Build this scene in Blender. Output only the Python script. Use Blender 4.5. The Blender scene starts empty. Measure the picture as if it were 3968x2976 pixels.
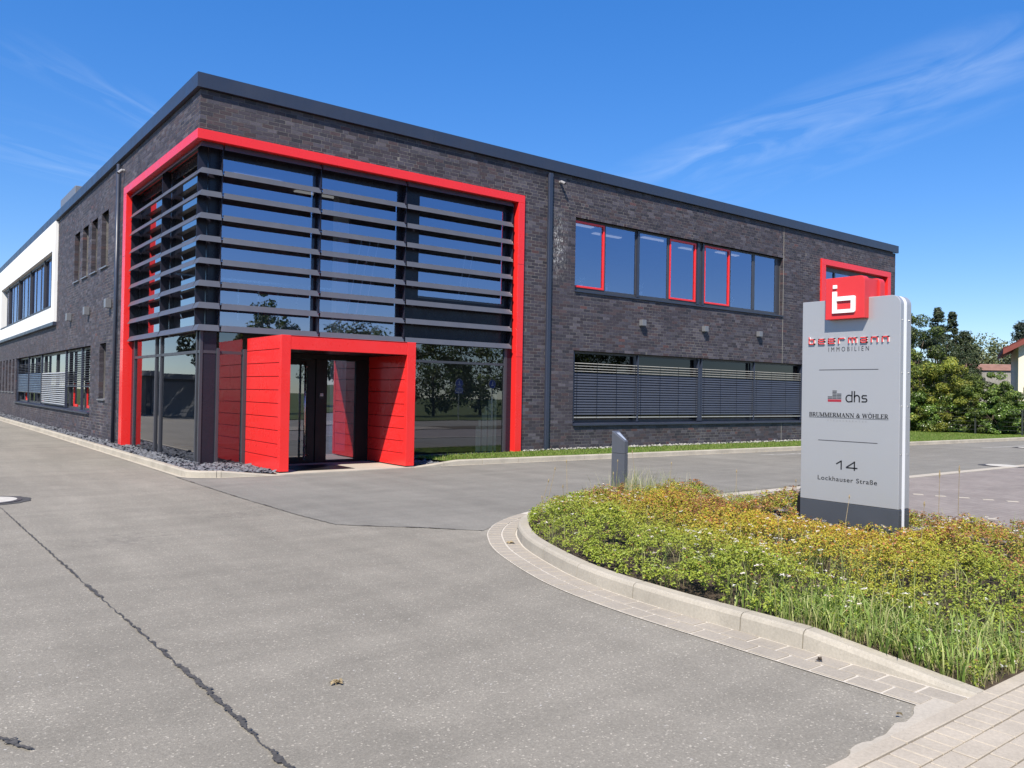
import bpy, math, random
import numpy as np
from mathutils import Vector, Matrix

random.seed(7)
rng = np.random.default_rng(7)
scene = bpy.context.scene
COL = scene.collection

# ------------------------------------------------------------------ camera
CAM = Vector((-4.8359, -16.5499, 1.62))
YAW, PITCH, ROLL = 0.6579, 0.0108, 0.0177
cam_d = bpy.data.cameras.new('camera')
cam_d.sensor_width = 36.0
cam_d.lens = 36.0 * 3138.63 / 3968.0
cam_d.clip_start = 0.05
cam_d.clip_end = 3000
cam = bpy.data.objects.new('camera', cam_d)
COL.objects.link(cam)
_r0 = Vector((math.cos(YAW), -math.sin(YAW), 0)); _f0 = Vector((math.sin(YAW), math.cos(YAW), 0)); _z = Vector((0, 0, 1))
_F = _f0 * math.cos(PITCH) + _z * math.sin(PITCH)
_U0 = -_f0 * math.sin(PITCH) + _z * math.cos(PITCH)
_R = _r0 * math.cos(ROLL) + _U0 * math.sin(ROLL)
_U = -_r0 * math.sin(ROLL) + _U0 * math.cos(ROLL)
m = Matrix.Identity(4)
for i in range(3):
    m[i][0], m[i][1], m[i][2], m[i][3] = _R[i], _U[i], -_F[i], CAM[i]
cam.matrix_world = m
scene.camera = cam

# ------------------------------------------------------------------ sun, sky, exposure
SUN = Vector((-1.65, -1.15, 2.35)).normalized()          # towards the sun
sun_d = bpy.data.lights.new('sun', 'SUN')
sun_d.energy = 4.5
sun_d.angle = math.radians(0.53)
sun_d.color = (1.0, 0.93, 0.82)
sun = bpy.data.objects.new('sun', sun_d)
sun.rotation_euler = SUN.to_track_quat('Z', 'Y').to_euler()
sun.location = (-30, -20, 40)
COL.objects.link(sun)

world = bpy.data.worlds.new('World')
scene.world = world
world.use_nodes = True
wn, wl = world.node_tree.nodes, world.node_tree.links
for n in list(wn):
    wn.remove(n)

def wnode(t, **kw):
    n = wn.new(t)
    for k, v in kw.items():
        setattr(n, k, v)
    return n

sky = wnode('ShaderNodeTexSky', sky_type='NISHITA', sun_disc=False)
sky.sun_elevation = math.asin(SUN.z)
sky.sun_rotation = math.atan2(SUN.x, SUN.y)
sky.altitude = 80
sky.air_density = 1.0
sky.dust_density = 0.0
sky.ozone_density = 8.0
gm = wnode('ShaderNodeGamma'); gm.inputs[1].default_value = 0.61
hs = wnode('ShaderNodeHueSaturation')
hs.inputs['Saturation'].default_value = 1.55
hs.inputs['Hue'].default_value = 0.516
hs.inputs['Value'].default_value = 1.38
wl.new(sky.outputs[0], gm.inputs[0]); wl.new(gm.outputs[0], hs.inputs['Color'])
# thin cirrus: streaks on a flat layer high above
tc = wnode('ShaderNodeTexCoord')
sep = wnode('ShaderNodeSeparateXYZ')
wl.new(tc.outputs['Generated'], sep.inputs[0])
def wmath(op, a, b=None, clamp=False):
    n = wnode('ShaderNodeMath', operation=op, use_clamp=clamp)
    for i, v in enumerate((a, b)):
        if v is None:
            continue
        if isinstance(v, (int, float)):
            n.inputs[i].default_value = v
        else:
            wl.new(v, n.inputs[i])
    return n.outputs[0]
zz = wmath('MAXIMUM', sep.outputs[2], 0.03)
px = wmath('DIVIDE', sep.outputs[0], zz)
py = wmath('DIVIDE', sep.outputs[1], zz)
def streak(cx, cy, ang, half_l, half_w, sx, sy, seed, amount):
    ca, sa = math.cos(ang), math.sin(ang)
    dx = wmath('SUBTRACT', px, cx); dy = wmath('SUBTRACT', py, cy)
    a = wmath('ADD', wmath('MULTIPLY', dx, ca), wmath('MULTIPLY', dy, sa))
    b = wmath('SUBTRACT', wmath('MULTIPLY', dy, ca), wmath('MULTIPLY', dx, sa))
    cmb = wnode('ShaderNodeCombineXYZ')
    wl.new(wmath('MULTIPLY', a, sx), cmb.inputs[0]); wl.new(wmath('MULTIPLY', b, sy), cmb.inputs[1]); cmb.inputs[2].default_value = seed
    nz = wnode('ShaderNodeTexNoise'); nz.inputs['Scale'].default_value = 1.0; nz.inputs['Detail'].default_value = 6; nz.inputs['Roughness'].default_value = 0.55
    nz.inputs['Distortion'].default_value = 0.9
    wl.new(cmb.outputs[0], nz.inputs['Vector'])
    fa = wmath('SUBTRACT', 1.0, wmath('POWER', wmath('ABSOLUTE', wmath('DIVIDE', a, half_l)), 2.0), True)
    fb = wmath('SUBTRACT', 1.0, wmath('POWER', wmath('ABSOLUTE', wmath('DIVIDE', b, half_w)), 2.0), True)
    k = wmath('MULTIPLY', wmath('SUBTRACT', nz.outputs[0], 0.43, True), 3.4)
    return wmath('MULTIPLY', wmath('MULTIPLY', k, wmath('MULTIPLY', fa, fb)), amount, True)
a1 = math.atan2(0.95 - 2.5, 2.47 - 2.75)
c = streak(2.60, 1.60, a1, 1.25, 0.30, 1.5, 3.6, 3.1, 0.22)
c = wmath('ADD', c, streak(3.0, 1.75, a1 - 0.12, 1.2, 0.26, 1.3, 3.6, 9.7, 0.10))
c = wmath('ADD', c, streak(0.62, 3.1, math.atan2(0.4, 0.45), 0.6, 0.16, 1.6, 9.0, 5.2, 0.09))
c = wmath('ADD', c, streak(0.7, 4.05, math.atan2(0.25, 0.5), 0.9, 0.5, 1.3, 6.0, 1.2, 0.10))
c = wmath('ADD', c, streak(-2.2, -3.4, 0.4, 2.4, 0.6, 1.0, 6.0, 7.7, 0.35), True)
mixc = wnode('ShaderNodeMixRGB')
mixc.inputs[2].default_value = (4.4, 4.9, 5.4, 1)
wl.new(c, mixc.inputs[0]); wl.new(hs.outputs[0], mixc.inputs[1])
bg = wnode('ShaderNodeBackground'); bg.inputs['Strength'].default_value = 0.13
wl.new(mixc.outputs[0], bg.inputs[0])
wo = wnode('ShaderNodeOutputWorld'); wl.new(bg.outputs[0], wo.inputs[0])

scene.view_settings.view_transform = 'Standard'
scene.view_settings.look = 'None'
scene.view_settings.exposure = 0.88
scene.view_settings.gamma = 1.0
scene.view_settings.use_curve_mapping = False
scene.render.engine = 'CYCLES'
scene.cycles.max_bounces = 6
scene.cycles.diffuse_bounces = 2
scene.cycles.glossy_bounces = 3
scene.cycles.transmission_bounces = 4
scene.cycles.transparent_max_bounces = 12
scene.cycles.caustics_reflective = False
scene.cycles.caustics_refractive = False
scene.cycles.sample_clamp_indirect = 6.0
scene.cycles.use_denoising = True

# ------------------------------------------------------------------ materials
MATS = {}
def nt(name):
    mt = bpy.data.materials.new(name); mt.use_nodes = True
    t = mt.node_tree
    for n in list(t.nodes):
        t.nodes.remove(n)
    MATS[name] = mt
    return mt, t
def N(t, kind, **kw):
    n = t.nodes.new(kind)
    for k, v in kw.items():
        if k in n.inputs.keys():
            n.inputs[k].default_value = v
        else:
            setattr(n, k, v)
    return n
def ramp(t, src, stops, interp='LINEAR'):
    r = t.nodes.new('ShaderNodeValToRGB'); r.color_ramp.interpolation = interp
    el = r.color_ramp.elements
    while len(el) < len(stops):
        el.new(0.5)
    for e, (p, c) in zip(el, stops):
        e.position = p
        e.color = tuple(c) + (1,) if not isinstance(c, (int, float)) else (c, c, c, 1)
    t.links.new(src, r.inputs[0])
    return r.outputs[0]
def mix(t, f, a, b, mode='MIX'):
    n = t.nodes.new('ShaderNodeMixRGB'); n.blend_type = mode
    for i, v in enumerate((f, a, b)):
        if isinstance(v, (int, float)):
            n.inputs[i].default_value = v if i == 0 else (v, v, v, 1)
        elif isinstance(v, tuple):
            n.inputs[i].default_value = v + (1,) if len(v) == 3 else v
        else:
            t.links.new(v, n.inputs[i])
    return n.outputs[0]
def noise(t, vec, scale, detail=4, rough=0.55, sc3=None):
    if sc3:
        mp = N(t, 'ShaderNodeMapping'); mp.inputs['Scale'].default_value = sc3
        t.links.new(vec, mp.inputs[0]); vec = mp.outputs[0]
    n = N(t, 'ShaderNodeTexNoise', Scale=scale, Detail=detail, Roughness=rough)
    t.links.new(vec, n.inputs['Vector'])
    return n.outputs[0]
def finish(t, color, rough=0.6, metal=0.0, spec=0.5, bump=None, bstr=0.2, bdist=0.01, coat=0.0):
    p = N(t, 'ShaderNodeBsdfPrincipled')
    for inp, v in (('Base Color', color), ('Roughness', rough), ('Metallic', metal)):
        if isinstance(v, (int, float)):
            p.inputs[inp].default_value = v if inp != 'Base Color' else (v, v, v, 1)
        elif isinstance(v, tuple):
            p.inputs[inp].default_value = v + (1,)
        else:
            t.links.new(v, p.inputs[inp])
    p.inputs['Specular IOR Level'].default_value = spec
    p.inputs['Coat Weight'].default_value = coat
    if bump is not None:
        b = N(t, 'ShaderNodeBump', Strength=bstr, Distance=bdist)
        t.links.new(bump, b.inputs['Height']); t.links.new(b.outputs[0], p.inputs['Normal'])
    o = N(t, 'ShaderNodeOutputMaterial'); t.links.new(p.outputs[0], o.inputs[0])
    return p
def pos(t):
    return N(t, 'ShaderNodeNewGeometry').outputs['Position']

def simple(name, col, rough=0.5, metal=0.0, spec=0.5, var=0.12, vscale=3.0, grain=0.0, gscale=120, coat=0.0, streak=0.0):
    mt, t = nt(name); P = pos(t)
    n1 = noise(t, P, vscale, 5)
    c = mix(t, 1.0, col, ramp(t, n1, [(0.25, 1 - var), (0.75, 1 + var)]), 'MULTIPLY')
    if streak:
        n2 = noise(t, P, 1.0, 4, 0.6, (9, 9, 0.5))
        c = mix(t, 1.0, c, ramp(t, n2, [(0.35, 1 - streak), (0.65, 1.0)]), 'MULTIPLY')
    bump = noise(t, P, gscale, 3) if grain else None
    r = ramp(t, noise(t, P, vscale * 2.3, 4), [(0.3, max(0.02, rough - 0.08)), (0.7, min(1, rough + 0.08))])
    finish(t, c, r, metal, spec, bump, grain, 0.004, coat)
    return mt

simple('anthracite', (0.028, 0.035, 0.058), 0.38, 0.0, 0.6, 0.07, 0.8, streak=0.06)
simple('louver_metal', (0.078, 0.083, 0.100), 0.42, 0.1, 0.6, 0.06, 1.2, streak=0.05)
simple('dark_frame', (0.040, 0.042, 0.052), 0.4, 0.0, 0.6, 0.06, 2)
simple('dark_panel', (0.017, 0.016, 0.026), 0.28, 0.0, 0.3, 0.05, 2)
simple('door_black', (0.007, 0.0065, 0.008), 0.5, 0.0, 0.25, 0.05, 2)
simple('red_panel', (0.72, 0.024, 0.022), 0.30, 0.0, 0.5, 0.03, 1.0, coat=0.15)
simple('red_sign', (0.58, 0.030, 0.032), 0.4, 0.0, 0.5, 0.04, 2)
simple('white_clad', (0.80, 0.80, 0.79), 0.5, 0.0, 0.4, 0.03, 1, streak=0.04)
simple('steel', (0.55, 0.55, 0.54), 0.25, 1.0, 0.5, 0.05, 5)
simple('lamp_grey', (0.17, 0.175, 0.19), 0.4, 0.2, 0.5, 0.05, 8)
simple('camera_white', (0.25, 0.25, 0.26), 0.4, 0.0, 0.5, 0.04, 8)
simple('lens_black', (0.01, 0.01, 0.012), 0.1)
simple('sign_silver', (0.375, 0.380, 0.395), 0.38, 0.35, 0.5, 0.012, 0.8)
simple('sign_dark', (0.050, 0.056, 0.068), 0.45, 0.0, 0.5, 0.06, 3)
simple('sign_edge', (0.27, 0.28, 0.31), 0.4, 0.25, 0.5, 0.05, 3)
simple('sign_white', (0.80, 0.80, 0.80), 0.35, 0.0, 0.5, 0.02, 3)
simple('print_dark', (0.014, 0.014, 0.016), 0.5)
simple('print_grey', (0.06, 0.06, 0.065), 0.5)
simple('print_faded', (0.26, 0.265, 0.28), 0.5)
simple('print_red', (0.30, 0.02, 0.035), 0.5)
simple('bollard_paint', (0.078, 0.084, 0.10), 0.45, 0.1, 0.5, 0.06, 6)
simple('bollard_lens', (0.30, 0.33, 0.38), 0.2)
simple('interior', (0.30, 0.29, 0.28), 0.8, 0, 0.2, 0.06, 1)
simple('interior_floor', (0.14, 0.13, 0.12), 0.4, 0, 0.4, 0.06, 1)
simple('blind_fabric', (0.62, 0.60, 0.46), 0.8)
simple('pot_white', (0.75, 0.74, 0.70), 0.4)
simple('manhole_iron', (0.09, 0.075, 0.065), 0.6, 0.3, 0.5, 0.3, 14, 0.4, 60)
simple('manhole_concrete', (0.43, 0.41, 0.37), 0.85, 0, 0.3, 0.14, 12, 0.4, 150)
simple('bitumen', (0.064, 0.061, 0.058), 0.75, 0, 0.3, 0.4, 40, 0.5, 200)
simple('soil', (0.060, 0.045, 0.032), 0.95, 0, 0.2, 0.4, 9, 0.8, 50)
simple('bark', (0.085, 0.066, 0.05), 0.9, 0, 0.2, 0.3, 6, 0.8, 40)
simple('sand_joint', (0.47, 0.43, 0.37), 0.95, 0, 0.2, 0.12, 20, 0.5, 200)
simple('moss_joint', (0.10, 0.078, 0.052), 0.95, 0, 0.2, 0.45, 25, 0.5, 200)
simple('house_render', (0.66, 0.60, 0.48), 0.9, 0, 0.2, 0.05, 1, 0.3, 40)
simple('old_render', (0.30, 0.285, 0.25), 0.9, 0, 0.2, 0.25, 0.9, streak=0.3)
simple('roof_tile', (0.17, 0.045, 0.035), 0.7, 0, 0.3, 0.2, 2)
simple('old_tile', (0.23, 0.13, 0.10), 0.8, 0, 0.3, 0.25, 2)
simple('eave_wood', (0.35, 0.33, 0.30), 0.7)
simple('fence_metal', (0.03, 0.035, 0.034), 0.5)
simple('garage_grey', (0.12, 0.125, 0.13), 0.6, 0, 0.4, 0.08, 2)
simple('garage_dark', (0.045, 0.046, 0.05), 0.6, 0, 0.4, 0.08, 2)
simple('traffic_blue', (0.02, 0.08, 0.42), 0.4)
simple('traffic_white', (0.8, 0.8, 0.8), 0.4)
simple('dry_leaf', (0.27, 0.21, 0.12), 0.8, 0, 0.3, 0.3, 60)
simple('paper', (0.55, 0.53, 0.48), 0.8)
simple('efflorescence', (0.7, 0.7, 0.68), 0.9)
simple('slate', (0.115, 0.12, 0.135), 0.7, 0, 0.4, 0.35, 7)
simple('pebble', (0.30, 0.29, 0.27), 0.8, 0, 0.3, 0.2, 25)
simple('roof_membrane', (0.16, 0.16, 0.17), 0.9)
simple('slat_metal', (0.080, 0.084, 0.098), 0.36, 0.3, 0.5, 0.05, 3)
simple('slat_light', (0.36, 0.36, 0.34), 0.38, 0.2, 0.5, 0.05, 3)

def concrete(name, col, stain=0.25):
    mt, t = nt(name); P = pos(t)
    a = noise(t, P, 2.2, 6, 0.6); b = noise(t, P, 55, 4, 0.7); d = noise(t, P, 230, 2)
    c = mix(t, 1.0, col, ramp(t, a, [(0.25, 1 - stain), (0.75, 1 + stain * 0.55)]), 'MULTIPLY')
    c = mix(t, 1.0, c, ramp(t, b, [(0.3, 0.86), (0.7, 1.08)]), 'MULTIPLY')
    # small pits
    v = N(t, 'ShaderNodeTexVoronoi', Scale=60.0); t.links.new(P, v.inputs['Vector'])
    pit = ramp(t, v.outputs['Distance'], [(0.06, 1.0), (0.16, 0.0)])
    big = ramp(t, noise(t, P, 6, 3), [(0.5, 0.0), (0.62, 1.0)])
    pm = mix(t, 1.0, pit, big, 'MULTIPLY')
    c = mix(t, pm, c, (0.10, 0.09, 0.08))
    hgt = mix(t, 0.5, b, d)
    finish(t, c, 0.9, 0, 0.25, hgt, 0.35, 0.006)
concrete('kerb_concrete', (0.37, 0.335, 0.275), 0.25)
concrete('paver_concrete', (0.315, 0.280, 0.232), 0.14)
concrete('walk_concrete', (0.385, 0.337, 0.272), 0.16)
concrete('haunch_concrete', (0.40, 0.36, 0.30), 0.15)

def asphalt(name, base, agg, fine):
    mt, t = nt(name); P = pos(t)
    big = noise(t, P, 0.22, 5, 0.6); mid = noise(t, P, 2.5, 5, 0.6); f = noise(t, P, 70, 5, 0.7)
    trk = noise(t, P, 1.0, 4, 0.6, (1.6, 0.16, 1))
    c = mix(t, 1.0, base, ramp(t, big, [(0.3, 0.88), (0.7, 1.10)]), 'MULTIPLY')
    c = mix(t, 1.0, c, ramp(t, mid, [(0.3, 0.93), (0.7, 1.06)]), 'MULTIPLY')
    c = mix(t, 1.0, c, ramp(t, trk, [(0.35, 0.92), (0.65, 1.07)]), 'MULTIPLY')
    c = mix(t, 1.0, c, ramp(t, f, [(0.3, 1 - fine), (0.7, 1 + fine)]), 'MULTIPLY')
    tr2 = noise(t, P, 1.0, 5, 0.65, (0.5, 2.4, 1)); c = mix(t, 1.0, c, ramp(t, tr2, [(0.38, 0.93), (0.62, 1.05)]), 'MULTIPLY')
    v = N(t, 'ShaderNodeTexVoronoi', Scale=115.0, Randomness=1.0); t.links.new(P, v.inputs['Vector'])
    cs = N(t, 'ShaderNodeSeparateColor'); t.links.new(v.outputs['Color'], cs.inputs[0])
    stone = ramp(t, cs.outputs[0], [(0.0, 0.80), (0.5, 0.97), (0.85, 1.07), (0.965, 1.25), (0.975, 1.9)], 'LINEAR')
    c = mix(t, agg, c, mix(t, 1.0, c, stone, 'MULTIPLY'))
    v2 = N(t, 'ShaderNodeTexVoronoi', Scale=38.0, Randomness=1.0); t.links.new(P, v2.inputs['Vector'])
    cs2 = N(t, 'ShaderNodeSeparateColor'); t.links.new(v2.outputs['Color'], cs2.inputs[0])
    sp = ramp(t, cs2.outputs[1], [(0.962, 0.0), (0.98, 1.0)])
    near = ramp(t, v2.outputs['Distance'], [(0.16, 1.0), (0.34, 0.0)])
    patch = ramp(t, noise(t, P, 1.3, 3), [(0.45, 0.15), (0.62, 1.0)])
    spm = mix(t, 1.0, mix(t, 1.0, sp, near, 'MULTIPLY'), patch, 'MULTIPLY')
    c = mix(t, mix(t, 1.0, spm, agg, 'MULTIPLY'), c, (0.50, 0.48, 0.45))
    # oil drips and damp patches
    v3 = N(t, 'ShaderNodeTexVoronoi', Scale=0.33, Randomness=1.0); t.links.new(P, v3.inputs['Vector'])
    wob = mix(t, 0.5, v3.outputs['Distance'], noise(t, P, 9, 4))
    oil = ramp(t, wob, [(0.245, 1.0), (0.30, 0.0)])
    c = mix(t, mix(t, 1.0, oil, 0.35, 'MULTIPLY'), c, mix(t, 1.0, c, (0.55, 0.55, 0.57), 'MULTIPLY'))
    hgt = mix(t, 0.6, v.outputs['Distance'], f)
    finish(t, c, 0.88, 0, 0.3, hgt, 0.55, 0.006)
asphalt('asphalt_old', (0.214, 0.196, 0.163), 0.75, 0.12)
asphalt('asphalt_yard', (0.180, 0.170, 0.149), 0.45, 0.07)

def worn():
    mt, t = nt('worn_paint'); P = pos(t)
    c = ramp(t, noise(t, P, 5, 6, 0.7), [(0.35, (0.19, 0.18, 0.16)), (0.65, (0.33, 0.32, 0.30))])
    finish(t, c, 0.9, 0, 0.3, noise(t, P, 70, 3), 0.3, 0.004)
worn()
def paving():
    mt, t = nt('parking_paving'); P = pos(t)
    br = N(t, 'ShaderNodeTexBrick', Scale=1.0); br.inputs['Brick Width'].default_value = 0.2; br.inputs['Row Height'].default_value = 0.1
    br.inputs['Mortar Size'].default_value = 0.004; br.inputs['Color1'].default_value = (0.225, 0.198, 0.178, 1); br.inputs['Color2'].default_value = (0.20, 0.172, 0.156, 1)
    br.inputs['Mortar'].default_value = (0.15, 0.13, 0.12, 1)
    t.links.new(P, br.inputs['Vector'])
    c = mix(t, 1.0, br.outputs[0], ramp(t, noise(t, P, 1.2, 5), [(0.3, 0.88), (0.7, 1.12)]), 'MULTIPLY')
    finish(t, c, 0.9, 0, 0.3, br.outputs[1], -0.2, 0.004)
paving()

def ground_mat():
    mt, t = nt('meadow'); P = pos(t)
    c = ramp(t, noise(t, P, 0.25, 6, 0.65), [(0.3, (0.055, 0.075, 0.022)), (0.6, (0.085, 0.10, 0.032)), (0.8, (0.12, 0.11, 0.05))])
    finish(t, c, 0.95, 0, 0.2, noise(t, P, 20, 4), 0.6, 0.05)
    mt, t = nt('lawn_base'); P = pos(t)
    c = ramp(t, noise(t, P, 1.4, 6, 0.65), [(0.3, (0.075, 0.125, 0.020)), (0.6, (0.115, 0.165, 0.030)), (0.8, (0.18, 0.19, 0.05))])
    finish(t, c, 0.95, 0, 0.2, noise(t, P, 60, 4), 0.6, 0.03)
ground_mat()

def brick_mats():
    mt, t = nt('brick_clay'); P = pos(t)
    at = N(t, 'ShaderNodeAttribute', attribute_name='col')
    n1 = noise(t, P, 1.0, 4, 0.6, (14, 14, 30)); n2 = noise(t, P, 140, 3)
    c = mix(t, 1.0, at.outputs['Color'], ramp(t, n1, [(0.28, 0.80), (0.72, 1.22)]), 'MULTIPLY')
    c = mix(t, 1.0, c, ramp(t, n2, [(0.3, 0.88), (0.7, 1.12)]), 'MULTIPLY')
    sp = N(t, 'ShaderNodeSeparateXYZ'); t.links.new(P, sp.inputs[0])
    def band(src, lo, hi, soft):
        a = N(t, 'ShaderNodeMapRange', clamp=True); a.inputs[1].default_value = lo - soft; a.inputs[2].default_value = lo + soft
        b = N(t, 'ShaderNodeMapRange', clamp=True); b.inputs[1].default_value = hi + soft; b.inputs[2].default_value = hi - soft
        t.links.new(src, a.inputs[0]); t.links.new(src, b.inputs[0])
        return mix(t, 1.0, a.outputs[0], b.outputs[0], 'MULTIPLY')
    reg = mix(t, 1.0, band(sp.outputs[0], 9.22, 9.66, 0.2), band(sp.outputs[2], 5.0, 6.2, 0.5), 'MULTIPLY')
    run = ramp(t, noise(t, P, 1.0, 4, 0.7, (30, 30, 9)), [(0.48, 0.0), (0.58, 1.0)])
    run = mix(t, 1.0, run, ramp(t, noise(t, P, 7, 3), [(0.38, 0.0), (0.6, 1.0)]), 'MULTIPLY')
    st = mix(t, 1.0, reg, run, 'MULTIPLY')
    c = mix(t, st, c, (0.62, 0.62, 0.60))
    r = ramp(t, n1, [(0.3, 0.52), (0.7, 0.72)])
    finish(t, c, r, 0, 0.40, mix(t, 0.5, n1, n2), 0.18, 0.004)
    mt, t = nt('mortar'); P = pos(t)
    c = ramp(t, noise(t, P, 0.55, 5, 0.65), [(0.34, (0.078, 0.074, 0.078)), (0.54, (0.148, 0.141, 0.135)), (0.76, (0.32, 0.295, 0.255))])
    c = mix(t, 1.0, c, ramp(t, noise(t, P, 30, 3), [(0.3, 0.8), (0.7, 1.15)]), 'MULTIPLY')
    finish(t, c, 0.95, 0, 0.2, noise(t, P, 160, 3), 0.4, 0.004)
brick_mats()
def brick_far():
    mt, t = nt('brick_far'); P = pos(t)
    mp_ = N(t, 'ShaderNodeMapping'); mp_.inputs['Rotation'].default_value = (math.pi / 2, 0, math.pi / 2); t.links.new(P, mp_.inputs[0])
    br = N(t, 'ShaderNodeTexBrick', Scale=1.0); br.inputs['Brick Width'].default_value = 0.252; br.inputs['Row Height'].default_value = 0.0833; br.inputs['Mortar Size'].default_value = 0.006
    br.inputs['Color1'].default_value = (0.060, 0.055, 0.066, 1); br.inputs['Color2'].default_value = (0.045, 0.040, 0.048, 1); br.inputs['Mortar'].default_value = (0.13, 0.125, 0.12, 1)
    t.links.new(mp_.outputs[0], br.inputs['Vector'])
    finish(t, br.outputs[0], 0.65, 0, 0.3, br.outputs[1], -0.2, 0.004)
brick_far()

def foliage(name, trans=0.3, rough=0.5, spec=0.4):
    mt, t = nt(name)
    at = N(t, 'ShaderNodeAttribute', attribute_name='col')
    p = N(t, 'ShaderNodeBsdfPrincipled', Roughness=rough); p.inputs['Specular IOR Level'].default_value = spec
    t.links.new(at.outputs['Color'], p.inputs['Base Color'])
    tr = N(t, 'ShaderNodeBsdfTranslucent')
    tcol = mix(t, 1.0, at.outputs['Color'], (1.25, 1.3, 0.6), 'MULTIPLY')
    t.links.new(tcol, tr.inputs[0])
    ms = N(t, 'ShaderNodeMixShader'); ms.inputs[0].default_value = trans
    t.links.new(p.outputs[0], ms.inputs[1]); t.links.new(tr.outputs[0], ms.inputs[2])
    o = N(t, 'ShaderNodeOutputMaterial'); t.links.new(ms.outputs[0], o.inputs[0])
foliage('leaf'); foliage('leaf_gloss', 0.2, 0.35, 0.5); foliage('grass', 0.35, 0.5, 0.3); foliage('petal', 0.35, 0.7, 0.2)

def glass(name, refl, tint, wav=0.006, gcol=(0.93, 0.95, 1.0)):
    mt, t = nt(name); P = pos(t)
    tr = N(t, 'ShaderNodeBsdfTransparent'); tr.inputs[0].default_value = tint + (1,)
    gl = N(t, 'ShaderNodeBsdfGlossy', Roughness=0.0); gl.inputs[0].default_value = gcol + (1,)
    b = N(t, 'ShaderNodeBump', Strength=wav, Distance=0.1)
    t.links.new(noise(t, P, 1.1, 1), b.inputs['Height'])
    oi = N(t, 'ShaderNodeObjectInfo'); wnz = N(t, 'ShaderNodeTexWhiteNoise', noise_dimensions='1D'); t.links.new(oi.outputs['Random'], wnz.inputs['W'])
    sb = N(t, 'ShaderNodeVectorMath', operation='SUBTRACT'); sb.inputs[1].default_value = (0.5, 0.5, 0.5); t.links.new(wnz.outputs['Color'], sb.inputs[0])
    sc2 = N(t, 'ShaderNodeVectorMath', operation='SCALE'); sc2.inputs['Scale'].default_value = 0.014; t.links.new(sb.outputs[0], sc2.inputs[0])
    ad = N(t, 'ShaderNodeVectorMath', operation='ADD'); t.links.new(b.outputs[0], ad.inputs[0]); t.links.new(sc2.outputs[0], ad.inputs[1])
    nm = N(t, 'ShaderNodeVectorMath', operation='NORMALIZE'); t.links.new(ad.outputs[0], nm.inputs[0]); t.links.new(nm.outputs[0], gl.inputs['Normal'])
    lw = N(t, 'ShaderNodeLayerWeight', Blend=0.25)
    fac = ramp(t, lw.outputs['Fresnel'], [(0.0, refl), (1.0, 1.0)])
    ms = N(t, 'ShaderNodeMixShader'); t.links.new(fac, ms.inputs[0]); t.links.new(tr.outputs[0], ms.inputs[1]); t.links.new(gl.outputs[0], ms.inputs[2])
    o = N(t, 'ShaderNodeOutputMaterial'); t.links.new(ms.outputs[0], o.inputs[0])
glass('glass_clear', 0.24, (0.72, 0.76, 0.76)); glass('glass_solar', 0.40, (0.74, 0.78, 0.84), 0.006, (0.72, 0.76, 0.98)); glass('glass_side', 0.5, (0.7, 0.74, 0.78)); glass('glass_shade', 0.03, (0.05, 0.05, 0.055)); glass('glass_dark', 0.16, (0.60, 0.62, 0.62))

def emit(name, col, s):
    mt, t = nt(name); e = N(t, 'ShaderNodeEmission', Strength=s); e.inputs[0].default_value = col + (1,)
    o = N(t, 'ShaderNodeOutputMaterial'); t.links.new(e.outputs[0], o.inputs[0])
emit('ceiling_light', (1.0, 0.97, 0.92), 0.22)
MATS['ceiling_light'].cycles.emission_sampling = 'NONE'

# ------------------------------------------------------------------ mesh helpers
WLOC = {}
def Fm(u, d, z): return (u, d, z)
def Lm(u, d, z): return (d, u, z)
BOXF = [(0, 3, 2, 1), (4, 5, 6, 7), (0, 1, 5, 4), (1, 2, 6, 5), (2, 3, 7, 6), (3, 0, 4, 7)]

def link(o, parent=None, **props):
    COL.objects.link(o)
    if parent is not None:
        o.parent = parent
        WLOC[o.name] = WLOC[parent.name]
    for k, v in props.items():
        o[k] = v
    return o
def empty(name, loc, label=None, category=None, group=None, kind=None):
    o = bpy.data.objects.new(name, None); o.location = loc; o.empty_display_size = 0.3
    COL.objects.link(o); WLOC[o.name] = Vector(loc)
    tag(o, label, category, group, kind)
    return o
def tag(o, label=None, category=None, group=None, kind=None):
    for k, v in (('label', label), ('category', category), ('group', group), ('kind', kind)):
        if v:
            o[k] = v
    return o

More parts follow.
